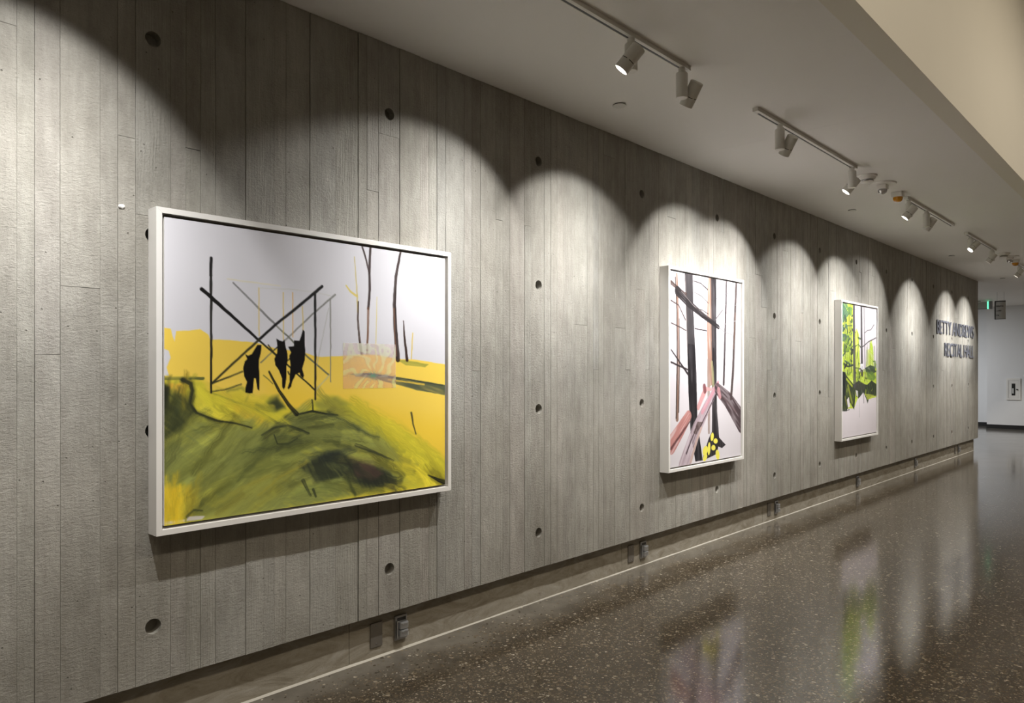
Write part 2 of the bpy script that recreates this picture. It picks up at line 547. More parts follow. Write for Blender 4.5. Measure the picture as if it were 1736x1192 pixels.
LEVELS = [1.483, 1.776, 2.068, 2.36, 2.654, 1.19]
farV, farF, farS = [], [], []
NEAR_END = 8.6
for i, (a, b) in enumerate(zip(allseams, allseams[1:])):
    mid = (a + b) / 2
    hs = HOLE_Z if (any(a + 0.031 < h < b - 0.031 for h in HOLE_Y)) else []
    js = []
    for k, v in joints.items():
        if a < k < b: js = list(v)
    if not js and mid > 4.8 and rng.random() < 0.55: js = [rng.choice(LEVELS)]
    if not js and mid < 0.6 and rng.random() < 0.5: js = [rng.choice(LEVELS)]
    cuts = [WB] + js + [CEIL - 0.001]
    for z0, z1 in zip(cuts, cuts[1:]):
        proud = rng.gauss(0, 0.0011)
        if any(abs(h - z) < 0.07 for h in hs for z in (z0, z1)):
            hh = [h for h in hs if z0 + 0.07 < h < z1 - 0.07]
        else:
            hh = [h for h in hs if z0 < h < z1]
        ca, cb_ = seam_gap(a), seam_gap(b)
        n = 8 if mid > 6 else (26 if (ca > 0.0004 or cb_ > 0.0004) else 12)
        if hh: n = 1
        gl = edge_profile(n, 0.00035 + ca * 0.15, 0.00012 + ca * 0.45, int(a * 977) + int(z0 * 31))
        gr = edge_profile(n, 0.00035 + cb_ * 0.15, 0.00012 + cb_ * 0.45, int(b * 977) + int(z0 * 31) + 5)
        sd = rng.random()
        if mid < NEAR_END:
            V, F = [], []
            board_geo(V, F, a, b, z0, z1, hh, proud, gl, gr)
            me = bpy.data.meshes.new('board')
            me.from_pydata(V, [], F)
            at = me.attributes.new('seed', 'FLOAT', 'POINT')
            at.data.foreach_set('value', [sd] * len(V))
            link('board', me, M['concrete'], wall)
        else:
            n0 = len(farV)
            board_geo(farV, farF, a, b, z0, z1, hh, proud, gl, gr)
            farS += [sd] * (len(farV) - n0)
me = bpy.data.meshes.new('far_boards')
me.from_pydata(farV, [], farF)
me.attributes.new('seed', 'FLOAT', 'POINT').data.foreach_set('value', farS)
o = link('far_boards', me, M['concrete'], wall); o['kind'] = 'stuff'
for o in list(wall.children):
    if o.name.split('.')[0] in ('board', 'far_boards'):
        bm = bmesh.new(); bm.from_mesh(o.data)
        bmesh.ops.recalc_face_normals(bm, faces=bm.faces[:])
        bm.to_mesh(o.data); bm.free()

# a dab of white plaster beside the first painting
bm = bmesh.new()
bmesh.ops.create_icosphere(bm, subdivisions=3, radius=1.0)
rr = random.Random(4)
lump = [(Vector((rr.uniform(-1, 1), rr.uniform(-1, 1), rr.uniform(-1, 1))).normalized(), rr.uniform(0.2, 0.5)) for _ in range(9)]
for v in bm.verts:
    d = v.co.normalized()
    s = 0.6 + sum(a * max(0, d.dot(c)) ** 6 for c, a in lump)
    v.co = Vector((d.x * s * 0.010, 1.027 + d.y * s * 0.013, 2.092 + d.z * s * 0.015))
obj('plaster_dab', bm, M['plaster'], wall, True)

# ---- recessed base under the boards
base = empty('baseboard_left'); tag(base, 'recessed rough concrete base under the board-formed wall', None, None, 'structure')
ys = [Y0, -0.23, 2.08, 4.39, 6.70, 9.01, 11.32, 13.63, WALL_END - 0.10]
for a, b in zip(ys, ys[1:]):
    bm = bmesh.new()
    n = 24
    rb = random.Random(int(a * 100) + 7)
    rows = []
    for i in range(n + 1):
        y = a + 0.0015 + (b - a - 0.003) * i / n
        j = rb.uniform(-0.003, 0.003)
        rows.append([bm.verts.new(p) for p in ((-0.44, y, FZ), (PX + 0.002 + j * 0.5, y, FZ), (PX + j * 0.4, y, 0.13), (PX - 0.002 - j * 0.5, y, WB), (-0.44, y, WB))])
    for p, q in zip(rows, rows[1:]):
        for k in range(5): bm.faces.new((p[k], p[(k + 1) % 5], q[(k + 1) % 5], q[k]))
    bm.faces.new(rows[0]); bm.faces.new(rows[-1][::-1])
    obj('base_panel', bm, M['plinth'], base)
# pale joint line between base and floor, uneven in width
bm = bmesh.new()
rb = random.Random(5)
rows, n, wd = [], 130, 0.004
for i in range(n + 1):
    y = -3.48 + (WALL_END - 0.1 + 3.48) * i / n
    wd = 0.75 * wd + 0.25 * rb.uniform(0.0, 0.008) + (0.002 if y < 2.6 else 0)
    rows.append([bm.verts.new(p) for p in ((PX - 0.01, y, FZ), (PX - 0.01, y, FZ + 0.008), (PX + 0.002, y, FZ + 0.006), (PX + 0.003 + wd, y, FZ))])
for p, q in zip(rows, rows[1:]):
    for k in range(3): bm.faces.new((p[k], p[k + 1], q[k + 1], q[k]))
o = obj('trim_1', bm, M['caulk']); tag(o, 'pale caulk line where base meets floor', None, None, 'structure')


# ================================================================ paintings


def srgb_lin(a):
    a = np.asarray(a, dtype=np.float64)
    return np.where(a <= 0.04045, a / 12.92, ((a + 0.055) / 1.055) ** 2.4)


def vnoise(x, y, seed):
    r = np.random.RandomState(seed)
    T = r.rand(64, 64)
    xi, yi = np.floor(x).astype(int), np.floor(y).astype(int)
    fx, fy = x - xi, y - yi
    fx, fy = fx * fx * (3 - 2 * fx), fy * fy * (3 - 2 * fy)
    g = lambda a, b: T[a % 64, b % 64]
    return (g(xi, yi) * (1 - fx) + g(xi + 1, yi) * fx) * (1 - fy) + (g(xi, yi + 1) * (1 - fx) + g(xi + 1, yi + 1) * fx) * fy


def smooth(x):
    x = np.clip(x, 0, 1)
    return x * x * (3 - 2 * x)


def paint(ops, Wmm, Hmm, step, ground):
    """lays the brush strokes of a picture (millimetres on the canvas) over a primed ground; returns colours per grid point."""
    nx, ny = int(Wmm / step) + 1, int(Hmm / step) + 1
    xs, ys = np.linspace(0, Wmm, nx), np.linspace(0, Hmm, ny)
    gx, gy = np.meshgrid(xs, ys)
    img = np.empty((ny, nx, 3)); img[:] = np.array(ground) / 255.0
    img *= (1 + 0.02 * (vnoise(gx / 180, gy / 180, 3) - 0.5))[..., None]
    queue = list(enumerate(ops))
    while queue:
        k, o = queue.pop(0)
        if o[0] == 'F':
            # many short loaded-brush sweeps that pick up and drag the colour already there
            reg, cnt, ang0, ang1, ln, wd, jit = o[1:8]
            rg = random.Random(900 + k)
            Q = np.array(reg, float)
            new = []
            while len(new) < cnt:
                px, py = rg.uniform(Q[:, 0].min(), Q[:, 0].max()), rg.uniform(Q[:, 1].min(), Q[:, 1].max())
                ins = False
                for i in range(len(Q)):
                    a, b = Q[i], Q[(i + 1) % len(Q)]
                    if (a[1] <= py) != (b[1] <= py) and px < a[0] + (py - a[1]) * (b[0] - a[0]) / (b[1] - a[1]): ins = not ins
                if not ins: continue
                f = (px - Q[:, 0].min()) / (Q[:, 0].max() - Q[:, 0].min())
                an = ang0 + (ang1 - ang0) * f + rg.gauss(0, 0.16)
                L = ln * rg.uniform(0.5, 1.2); bend = rg.gauss(0, 0.18)
                ci, cj = int(np.clip(px / Wmm * (nx - 1), 0, nx - 1)), int(np.clip(py / Hmm * (ny - 1), 0, ny - 1))
                c = img[cj, ci] * 255 * (1 + rg.gauss(0, jit))
                w0 = wd * rg.uniform(0.5, 1.3)
                pts = [(px + math.cos(an + bend * s) * L * s, py + math.sin(an + bend * s) * L * s, w0 * (1 - 0.35 * abs(s))) for s in (-0.5, -0.17, 0.17, 0.5)]
                new.append((1000 + k * 7 + len(new), ('S', pts, tuple(c), 0.55, 7, 0.9)))
            queue = new + queue
            continue
        pts, rgb, alpha, soft, streak = o[1], np.array(o[2]) / 255.0, o[3], o[4], o[5]
        soft = max(soft * (0.5 if soft < 6 else 1.3), step * 0.6)
        P = np.array([p[:2] for p in pts], float)
        pad = soft + (max(p[2] for p in pts) if o[0] == 'S' else 0)
        i0, i1 = np.searchsorted(xs, [P[:, 0].min() - pad, P[:, 0].max() + pad])
        j0, j1 = np.searchsorted(ys, [P[:, 1].min() - pad, P[:, 1].max() + pad])
        if i1 <= i0 or j1 <= j0: continue
        x, y = gx[j0:j1, i0:i1], gy[j0:j1, i0:i1]
        # a wavering hand
        wob = min(soft, 9) * 0.6
        x = x + wob * (vnoise(x / 24, y / 24, 100 + k) - 0.5) * 2
        y = y + wob * (vnoise(x / 24, y / 24, 300 + k) - 0.5) * 2
        if o[0] == 'P':
            d2 = np.full(x.shape, 1e12); ins = np.zeros(x.shape, bool)
            n = len(P)
            for i in range(n):
                a, b = P[i], P[(i + 1) % n]
                e = b - a; L = max(e @ e, 1e-9)
                t = np.clip(((x - a[0]) * e[0] + (y - a[1]) * e[1]) / L, 0, 1)
                d2 = np.minimum(d2, (x - a[0] - t * e[0]) ** 2 + (y - a[1] - t * e[1]) ** 2)
                if abs(e[1]) > 1e-9:
                    c = ((a[1] <= y) != (b[1] <= y)) & (x < a[0] + (y - a[1]) * e[0] / e[1])
                    ins ^= c
            sd = np.where(ins, np.sqrt(d2), -np.sqrt(d2))
            m = smooth(sd / (2 * soft) + 0.5)
            # brush marks sweep down to the right
            ang = 0.15 + 0.9 * ((k * 0.618) % 1.0)
            if np.ptp(P[:, 1]) > 2.2 * np.ptp(P[:, 0]): ang = 1.55
            u, v = x * np.cos(ang) + y * np.sin(ang), -x * np.sin(ang) + y * np.cos(ang)
            v = v + 14 * vnoise(u / 90, v / 60, 500 + k)
            br = 0.6 * vnoise(v / 9, u / 150, 700 + k) + 0.4 * vnoise(v / 30, u / 90, 800 + k)
        else:
            best = np.full(x.shape, -1e9); lat = np.zeros(x.shape); alg = np.zeros(x.shape); s0 = 0.0
            for p, q in zip(pts, pts[1:]):
                a, b = np.array(p[:2], float), np.array(q[:2], float)
                e = b - a; L = max(np.hypot(*e), 1e-6)
                t = np.clip(((x - a[0]) * e[0] + (y - a[1]) * e[1]) / (L * L), 0, 1)
                dx, dy = x - a[0] - t * e[0], y - a[1] - t * e[1]
                wd = (p[2] + (q[2] - p[2]) * t) / 2
                sc = wd - np.hypot(dx, dy)
                up = sc > best
                best = np.where(up, sc, best)
                lat = np.where(up, (dx * -e[1] + dy * e[0]) / L, lat)
                alg = np.where(up, s0 + t * L, alg)
                s0 += L
            m = smooth(best / (2 * soft) + 0.5)
            wm = max(p[2] for p in pts)
            br = vnoise(lat / max(wm * 0.07, step * 0.8) + 20, alg / 130, 900 + k)
        a = m * alpha * (1 - streak * 0.75 * smooth((br - 0.35) * 2.2))
        col = rgb * (1 + streak * 0.22 * (br - 0.5))[..., None]
        img[j0:j1, i0:i1] = img[j0:j1, i0:i1] * (1 - a[..., None]) + col * a[..., None]
    return nx, ny, img


def sheet_mesh(name, nx, ny, y0, y1, zt, zb, x, img, alpha=None):
    """grid of paint colours standing at x, facing +x."""
    ys, zs = np.linspace(y0, y1, nx), np.linspace(zt, zb, ny)
    gy, gz = np.meshgrid(ys, zs)
    co = np.stack([np.full(gy.shape, x), gy, gz], -1).reshape(-1, 3)
    idx = np.arange(nx * ny).reshape(ny, nx)
    f = np.stack([idx[:-1, :-1], idx[1:, :-1], idx[1:, 1:], idx[:-1, 1:]], -1).reshape(-1, 4)
    me = bpy.data.meshes.new(name)
    me.vertices.add(len(co)); me.vertices.foreach_set('co', co.astype(np.float32).ravel())
    me.loops.add(f.size); me.loops.foreach_set('vertex_index', f.astype(np.int32).ravel())
    me.polygons.add(len(f)); me.polygons.foreach_set('loop_start', np.arange(0, f.size, 4, dtype=np.int32))
    me.update(calc_edges=True)
    c = np.ones((nx * ny, 4), np.float32)
    c[:, :3] = srgb_lin(np.clip(img, 0, 1)).reshape(-1, 3)
    if alpha is not None: c[:, 3] = alpha.ravel()
    at = me.color_attributes.new('paint', 'FLOAT_COLOR', 'POINT')
    at.data.foreach_set('color', c.ravel())
    return me


ART_RACK=[
 ('P',[(-16,423),(25,429),(38,478),(46,438),(96,434),(140,425),(173,448),(178,466),(261,466),(373,473),(458,493),(618,514),(674,529),(810,523),(923,513),(1009,516),(1131,532),(1249,535),(1474,561),(1474,1311),(-16,1252),(-16,613),(18,610),(8,578),(25,542),(17,514),(-16,501)],(248,214,92),1,4,0),
 ('P',[(440,623),(810,711),(1474,873),(1474,1311),(1019,1250),(440,780)],(246,208,60),0.6,60,0),
 ('P',[(-16,620),(147,628),(184,680),(324,668),(341,722),(440,701),(492,734),(581,777),(645,722),(760,709),(850,745),(1131,864),(1474,1077),(1474,1193),(1019,1196),(-16,1209)],(212,204,62),0.95,18,0.3),
 ('P',[(184,673),(324,687),(440,709),(373,753),(238,711)],(218,200,64),0.8,20,0),
 ('P',[(-16,886),(67,807),(110,780),(199,791),(357,838),(440,827),(572,777),(712,787),(800,803),(965,890),(1120,972),(1120,1045),(1178,1151),(912,1174),(618,1196),(277,1188),(89,1183),(154,1075),(53,1042),(-16,1041)],(140,148,84),0.95,16,0.5),
 ('P',[(655,723),(770,709),(850,754),(790,794),(674,773)],(150,150,70),0.8,14,0.5),
 ('P',[(-16,641),(18,669),(103,707),(125,766),(67,807),(-16,872)],(70,76,46),0.95,12,0.6),
 ('P',[(-16,637),(18,655),(18,733),(-16,767)],(44,46,34),0.9,10,0.4),
 ('P',[(18,641),(73,640),(80,674),(29,680)],(228,182,66),0.95,6,0),
 ('S',[(4,621,11.3),(53,621,11.4),(151,622,11.7)],(84,94,54),0.9,4,0.6),
 ('S',[(71,627,21.4),(103,642,19.9),(109,671,18.5),(99,722,16.6),(125,759,14.9),(199,791,13.6),(292,811,12.2),(357,831,10.7)],(42,46,34),0.9,6,0.5),
 ('S',[(125,650,21.9),(125,722,21.6),(184,761,21.9)],(208,200,70),0.8,14,0.3),
 ('S',[(18,740,27.7),(60,770,28.1),(32,812,28.8)],(60,66,44),0.7,20,0.7),
 ('S',[(1,860,15.9),(46,820,12.4),(110,751,8.9)],(52,58,40),0.8,8,0.6),
 ('S',[(184,681,5.9),(253,708,7.5),(357,745,9.2),(440,795,11.0),(492,829,12.8)],(112,116,58),0.85,4,0.5),
 ('S',[(292,758,30.1),(357,784,30.6),(423,818,31.1)],(232,196,64),0.8,16,0.4),
 ('S',[(184,676,6.7),(238,670,6.8),(312,648,6.9)],(62,66,44),0.9,3,0.5),
 ('S',[(253,674,9.1),(308,663,9.1),(341,691,9.6),(333,721,9.7)],(120,126,62),0.7,6,0.5),
 ('P',[(402,751),(440,705),(479,700),(514,755),(458,768)],(96,106,56),0.9,10,0.4),
 ('P',[(440,732),(470,711),(505,750),(475,762)],(58,64,44),0.9,10,0.4),
 ('S',[(567,785,11.5),(645,773,9.9),(712,787,8.3),(780,796,6.8)],(44,48,36),0.95,3,0.5),
 ('S',[(645,722,7.5),(650,772,7.5)],(40,42,32),0.9,3,0.3),
 ('S',[(599,794,32.5),(712,808,33.3),(810,846,34.3)],(108,116,66),0.8,16,0.7),
 ('S',[(731,784,21.0),(790,828,20.8),(892,868,21.0)],(70,78,52),0.8,10,0.7),
 ('S',[(402,865,8.2),(458,837,10.8),(527,831,13.3),(627,871,16.3)],(52,58,42),0.95,5,0.5),
 ('S',[(357,915,43.1),(458,922,44.8),(581,899,47.0),(674,872,48.4)],(86,94,58),0.8,24,0.7),
 ('S',[(277,924,59.5),(390,956,62.1),(545,945,65.5)],(92,102,58),0.7,30,0.7),
 ('P',[(459,866),(510,859),(556,877),(527,905),(470,909)],(128,138,76),0.95,6,0.4),
 ('S',[(459,867,7.5),(475,908,7.1),(527,910,7.4),(572,890,7.7)],(44,50,38),0.9,3,0.4),
 ('S',[(545,889,6.6),(590,879,6.6),(622,879,6.6)],(50,56,44),0.9,3,0.4),
 ('S',[(618,869,48.7),(731,909,49.9),(892,955,51.7),(1053,1012,53.6)],(84,92,56),0.75,26,0.8),
 ('S',[(871,936,20.7),(976,979,15.1),(1097,1034,9.1)],(62,66,46),0.85,8,0.8),
 ('S',[(861,953,22.5),(998,1016,23.2),(1131,1082,23.9)],(190,184,74),0.7,12,0.8),
 ('P',[(581,1013),(712,962),(790,956),(840,1003),(1075,1086),(1114,1144),(965,1161),(861,1125),(830,1079),(655,1100),(641,1059)],(52,58,48),0.95,16,0.7),
 ('P',[(693,973),(780,968),(820,1001),(712,1016)],(40,46,44),0.9,12,0.5),
 ('P',[(850,1003),(965,1040),(1053,1093),(998,1122),(881,1093)],(88,70,62),0.8,14,0.8),
 ('S',[(830,1019,22.6),(955,1100,23.0),(1131,1192,23.7)],(58,56,48),0.8,12,0.9),
 ('S',[(238,1160,48.5),(324,1111,49.4),(475,1034,51.3)],(158,152,64),0.7,24,0.9),
 ('S',[(357,1161,42.0),(458,1103,43.1),(581,1029,44.5)],(150,146,62),0.6,20,0.9),
 ('S',[(230,1069,55.1),(324,1034,56.0),(492,996,58.0)],(110,118,60),0.7,28,0.8),
 ('S',[(53,1006,67.3),(147,943,68.5),(261,907,69.9)],(132,138,66),0.7,34,0.8),
 ('S',[(39,876,36.6),(96,837,37.0),(169,819,37.4)],(104,112,60),0.7,20,0.7),
 ('S',[(4,1015,27.9),(11,931,28.2),(32,862,28.5)],(92,98,54),0.6,18,0.8),
 ('S',[(599,1079,19.0),(618,1114,14.7),(638,1149,10.4)],(56,62,44),0.9,5,0.6),
 ('S',[(650,1124,14.3),(664,1157,12.6)],(58,64,44),0.9,4,0.6),
 ('S',[(712,1125,37.0),(770,1098,37.2),(810,1085,37.0)],(122,134,72),0.8,14,0.6),
 ('S',[(830,1087,28.9),(850,1132,21.1),(876,1174,13.3)],(70,76,48),0.9,6,0.7),
 ('S',[(881,1170,27.1),(1019,1160,27.8),(1131,1155,28.4)],(108,112,62),0.7,14,0.8),
 ('S',[(955,1171,37.0),(1154,1149,38.2),(1422,1139,39.9)],(206,196,66),0.8,16,0.8),
 ('S',[(1131,1028,47.4),(1273,1115,47.9),(1422,1178,48.5)],(214,200,58),0.7,24,0.7),
 ('S',[(861,746,53.2),(1019,822,55.5),(1249,945,59.5),(1435,1073,63.3)],(214,202,62),0.6,30,0.8),
 ('S',[(1213,803,11.7),(1225,859,9.4),(1243,912,7.0)],(70,66,46),0.9,3,0.3),
 ('S',[(1053,947,10.2),(1070,970,6.1)],(60,64,50),0.9,3,0.2),
 ('P',[(1066,973),(1118,972),(1115,1031),(1069,1018)],(150,128,64),0.7,8,0.5),
 ('S',[(1322,1129,3.8),(1384,1157,18.4),(1435,1179,33.3)],(30,32,30),0.95,5,0.8),
 ('P',[(-16,1034),(158,1063),(132,1116),(81,1167),(-16,1195)],(228,196,56),0.95,10,0.6),
 ('P',[(18,1059),(67,1065),(53,1156),(11,1164)],(240,202,44),0.8,16,0.7),
 ('S',[(81,1167,26.2),(99,1148,30.5),(125,1130,34.8),(154,1090,39.2)],(92,98,56),0.9,14,0.7),
 ('P',[(90,1167),(125,1168),(158,1173),(147,1183),(85,1184)],(222,216,210),0.95,4,0),
 ('P',[(-4,1172),(81,1175),(78,1186),(-8,1185)],(226,216,190),0.9,3,0),
 ('S',[(1,613,4.1),(1,789,4.8),(3,1001,5.5)],(52,50,38),0.7,3,0.6),
 ('F',[(1,789),(67,771),(215,785),(357,822),(440,795),(572,777),(572,1190),(277,1188),(96,1155),(162,1061),(1,1036)],110,-0.75,-0.45,240,46,0.16),
 ('F',[(527,799),(712,774),(912,852),(1120,972),(1422,1149),(1131,1164),(912,1166),(572,1182)],110,-0.1,0.6,210,38,0.18),
 ('F',[(655,723),(810,719),(1131,864),(1435,1054),(1435,1179),(1131,1064),(861,815)],60,0.45,0.75,200,40,0.07),
 ('F',[(1,648),(103,649),(118,758),(67,799),(1,860)],30,1.9,1.7,120,24,0.2),
 ('F',[(118,649),(324,675),(440,732),(527,799),(357,822),(199,777)],30,0.6,0.5,120,30,0.1),
 ('F',[(1,1043),(147,1063),(110,1128),(53,1163),(1,1170)],26,1.6,1.7,140,24,0.09),
 ('S',[(71,627,17.2),(103,642,15.6),(109,671,14.1),(99,722,12.3),(125,759,10.6),(199,791,9.2),(292,811,7.7),(357,831,6.1)],(42,46,34),0.8,5,0.6),
 ('S',[(567,785,9.8),(645,773,8.2),(712,787,6.7),(780,796,5.1)],(44,48,36),0.9,3,0.5),
 ('S',[(402,865,6.5),(458,837,8.7),(527,831,10.6),(627,871,13.0)],(52,58,42),0.85,5,0.6),
 ('S',[(459,867,5.9),(475,908,5.5),(527,910,5.8),(572,890,6.0)],(44,50,38),0.8,3,0.5),
 ('S',[(599,1079,17.3),(618,1114,13.0),(638,1149,8.7)],(56,62,44),0.85,5,0.6),
 ('S',[(650,1124,12.5),(664,1157,10.8)],(58,64,44),0.85,4,0.6),
 ('S',[(830,1087,27.0),(850,1132,19.2),(876,1174,11.4)],(70,76,48),0.85,6,0.7),
 ('P',[(-16,641),(18,669),(97,714),(118,766),(67,807),(-16,865)],(58,64,42),0.7,14,0.9),
 ('P',[(-16,637),(15,655),(15,733),(-16,767)],(36,38,30),0.85,10,0.5),
 ('P',[(583,1014),(712,965),(790,960),(840,1007),(1075,1088),(1111,1142),(965,1160),(861,1123),(830,1080),(655,1099),(641,1059)],(48,54,46),0.75,9,0.9),
 ('P',[(850,1008),(965,1044),(1041,1093),(987,1117),(881,1088)],(92,72,66),0.7,9,0.9),
 ('S',[(721,796,25.1),(800,820,20.6),(902,873,15.9),(1009,919,10.8)],(74,82,56),0.75,7,0.9),
 ('S',[(881,941,17.3),(987,984,12.4),(1103,1036,7.3)],(58,62,46),0.8,5,0.8),
 ('S',[(324,927,15.4),(440,929,21.5),(581,907,28.3)],(74,82,52),0.6,9,0.9),
 ('S',[(390,1119,11.9),(492,1052,15.5),(618,1000,19.3)],(176,168,70),0.6,6,0.9),
 ('S',[(184,1138,12.6),(292,1092,16.1),(440,1039,20.0)],(172,164,70),0.6,7,0.9),
 ('S',[(1322,1129,3.8),(1384,1157,16.5),(1435,1181,29.6)],(30,32,30),0.95,4,0.7),
 ('P',[(90,1167),(125,1168),(158,1173),(147,1183),(85,1184)],(216,210,204),0.9,4,0),
 ('S',[(87,1165,10.8),(114,1143,9.1),(147,1151,7.2)],(60,64,44),0.8,5,0.7),
 ('P',[(830,606),(965,601),(1154,625),(1474,670),(1474,724),(1249,690),(1109,656),(965,629)],(84,92,74),0.95,4,0.6),
 ('S',[(1069,635,5.4),(1166,645,7.4),(1297,662,9.5)],(236,200,80),0.9,2,0.3),
 ('S',[(912,605,5.2),(1154,629,5.5),(1422,667,5.8)],(52,60,54),0.9,2,0.4),
 ('P',[(1126,541),(1178,536),(1328,558),(1303,572),(1178,563)],(160,160,72),0.8,5,0.7),
 ('S',[(253,216,6.9),(357,220,7.0),(488,224,7.2)],(224,216,180),0.6,3,0.6),
 ('S',[(390,242,5.4),(527,235,5.6),(664,238,5.9),(741,249,6.1)],(200,200,190),0.5,2,0.6),
 ('S',[(277,229,6.5),(324,271,7.3),(390,328,8.3),(466,394,9.3)],(120,120,120),0.85,2,0.5),
 ('S',[(466,394,7.6),(527,443,7.7),(618,526,7.9),(731,610,8.0)],(104,106,92),0.85,2,0.5),
 ('S',[(765,241,9.6),(650,336,8.2),(554,422,6.9),(398,557,5.6)],(112,112,106),0.85,2,0.5),
 ('S',[(739,264,7.8),(741,474,6.8),(741,642,5.8)],(130,130,124),0.85,2,0.4),
 ('S',[(731,306,5.7),(702,425,5.7),(669,567,5.6)],(180,180,176),0.6,2,0.4),
 ('S',[(733,612,7.3),(664,678,7.2)],(200,196,160),0.7,2,0.3),
 ('S',[(390,242,4.2),(390,444,4.2)],(222,192,100),0.9,2,0.2),
 ('S',[(503,253,4.4),(503,456,4.4)],(222,192,96),0.9,2,0.2),
 ('S',[(549,249,4.5),(549,443,4.5)],(224,172,84),0.9,2,0.2),
 ('S',[(597,307,4.6),(599,416,4.6)],(222,192,96),0.9,2,0.2),
 ('S',[(183,138,11.4),(183,208,11.4)],(24,22,22),1,2,0.05),
 ('S',[(183,208,11.3),(184,400,9.8),(184,680,8.3)],(30,28,26),1,2,0.1),
 ('S',[(145,266,16.1),(261,358,13.4),(390,463,10.6)],(24,22,22),1,2,0.1),
 ('S',[(390,463,8.1),(475,528,7.5),(660,678,7.0)],(40,40,30),0.95,2,0.1),
 ('S',[(697,209,13.6),(581,304,12.6),(466,394,11.8),(390,460,11.0)],(24,22,22),1,2,0.1),
 ('S',[(390,460,10.3),(285,554,9.2),(188,641,8.3)],(52,50,34),0.95,2,0.1),
 ('S',[(660,241,12.3),(661,459,10.8),(662,719,9.4)],(28,26,26),1,2,0.08),
 ('S',[(188,642,7.4),(245,622,7.5),(316,595,7.7)],(56,56,38),0.95,2,0.4),
 ('S',[(436,595,8.4),(483,678,12.9),(527,739,17.4),(567,781,21.9)],(32,33,26),1,2,0.4),
 ('S',[(411,611,4.8),(453,646,4.9)],(110,106,60),0.8,2,0.1),
 ('S',[(470,528,6.7),(432,482,6.7)],(52,50,36),0.8,2,0.1),
 ('P',[(329,523),(341,530),(357,522),(369,503),(382,483),(402,483),(398,514),(390,545),(390,576),(392,623),(390,675),(382,669),(375,623),(367,622),(364,653),(361,684),(349,687),(341,685),(329,683),(331,660),(337,638),(324,615),(320,584),(326,553),(337,542)],(16,14,14),1,2,0),
 ('P',[(470,453),(485,461),(501,464),(510,456),(514,488),(523,519),(525,543),(518,575),(518,615),(512,663),(505,673),(499,663),(496,623),(483,591),(466,568),(461,540),(475,512),(475,489)],(16,14,14),1,2,0),
 ('P',[(527,487),(554,483),(556,458),(581,458),(590,437),(599,408),(607,416),(607,461),(611,502),(608,542),(595,583),(604,612),(599,624),(586,612),(583,600),(563,608),(549,632),(541,660),(527,673),(523,667),(534,640),(534,607),(538,567),(532,527),(541,511)],(16,14,14),1,2,0),
 ('S',[(458,503,4.1),(475,489,4.1)],(24,22,20),1,1,0),
 ('S',[(527,547,4.3),(541,527,4.3)],(24,22,20),1,1,0),
 ('S',[(525,595,5.2),(530,607,5.2)],(24,22,20),1,1,0),
 ('S',[(871,56,4.2),(883,193,6.8),(892,314,9.4)],(206,188,112),0.9,2,0.5),
 ('S',[(825,195,7.0),(850,221,8.8),(883,238,10.5)],(220,198,96),0.9,2,0.2),
 ('S',[(892,266,8.3),(890,348,10.1),(898,435,11.8),(911,509,13.6)],(66,50,42),0.95,2,0.5),
 ('S',[(916,3,9.6),(939,66,9.2),(956,125,8.6)],(56,44,42),0.95,2,0.3),
 ('S',[(962,1,12.9),(956,125,13.2),(958,204,13.5),(950,293,13.8)],(52,40,38),0.98,2,0.2),
 ('S',[(950,293,12.8),(948,398,11.7),(944,509,10.6)],(120,84,64),0.95,2,0.5),
 ('S',[(1001,236,3.3),(997,396,4.3),(991,520,5.4)],(222,204,120),0.9,2,0.3),
 ('S',[(1144,2,12.5),(1115,128,16.1),(1106,265,19.9),(1114,409,23.6),(1128,536,27.4)],(48,36,34),0.98,2,0.2),
 ('S',[(1104,283,6.8),(1109,410,6.8),(1120,518,6.8)],(130,92,70),0.8,2,0.5),
 ('S',[(1163,342,5.8),(1168,417,11.6),(1186,538,17.5)],(60,44,40),0.98,2,0.2),
 ('S',[(1222,401,5.9),(1213,531,5.9)],(224,190,70),0.9,2,0.3),
]
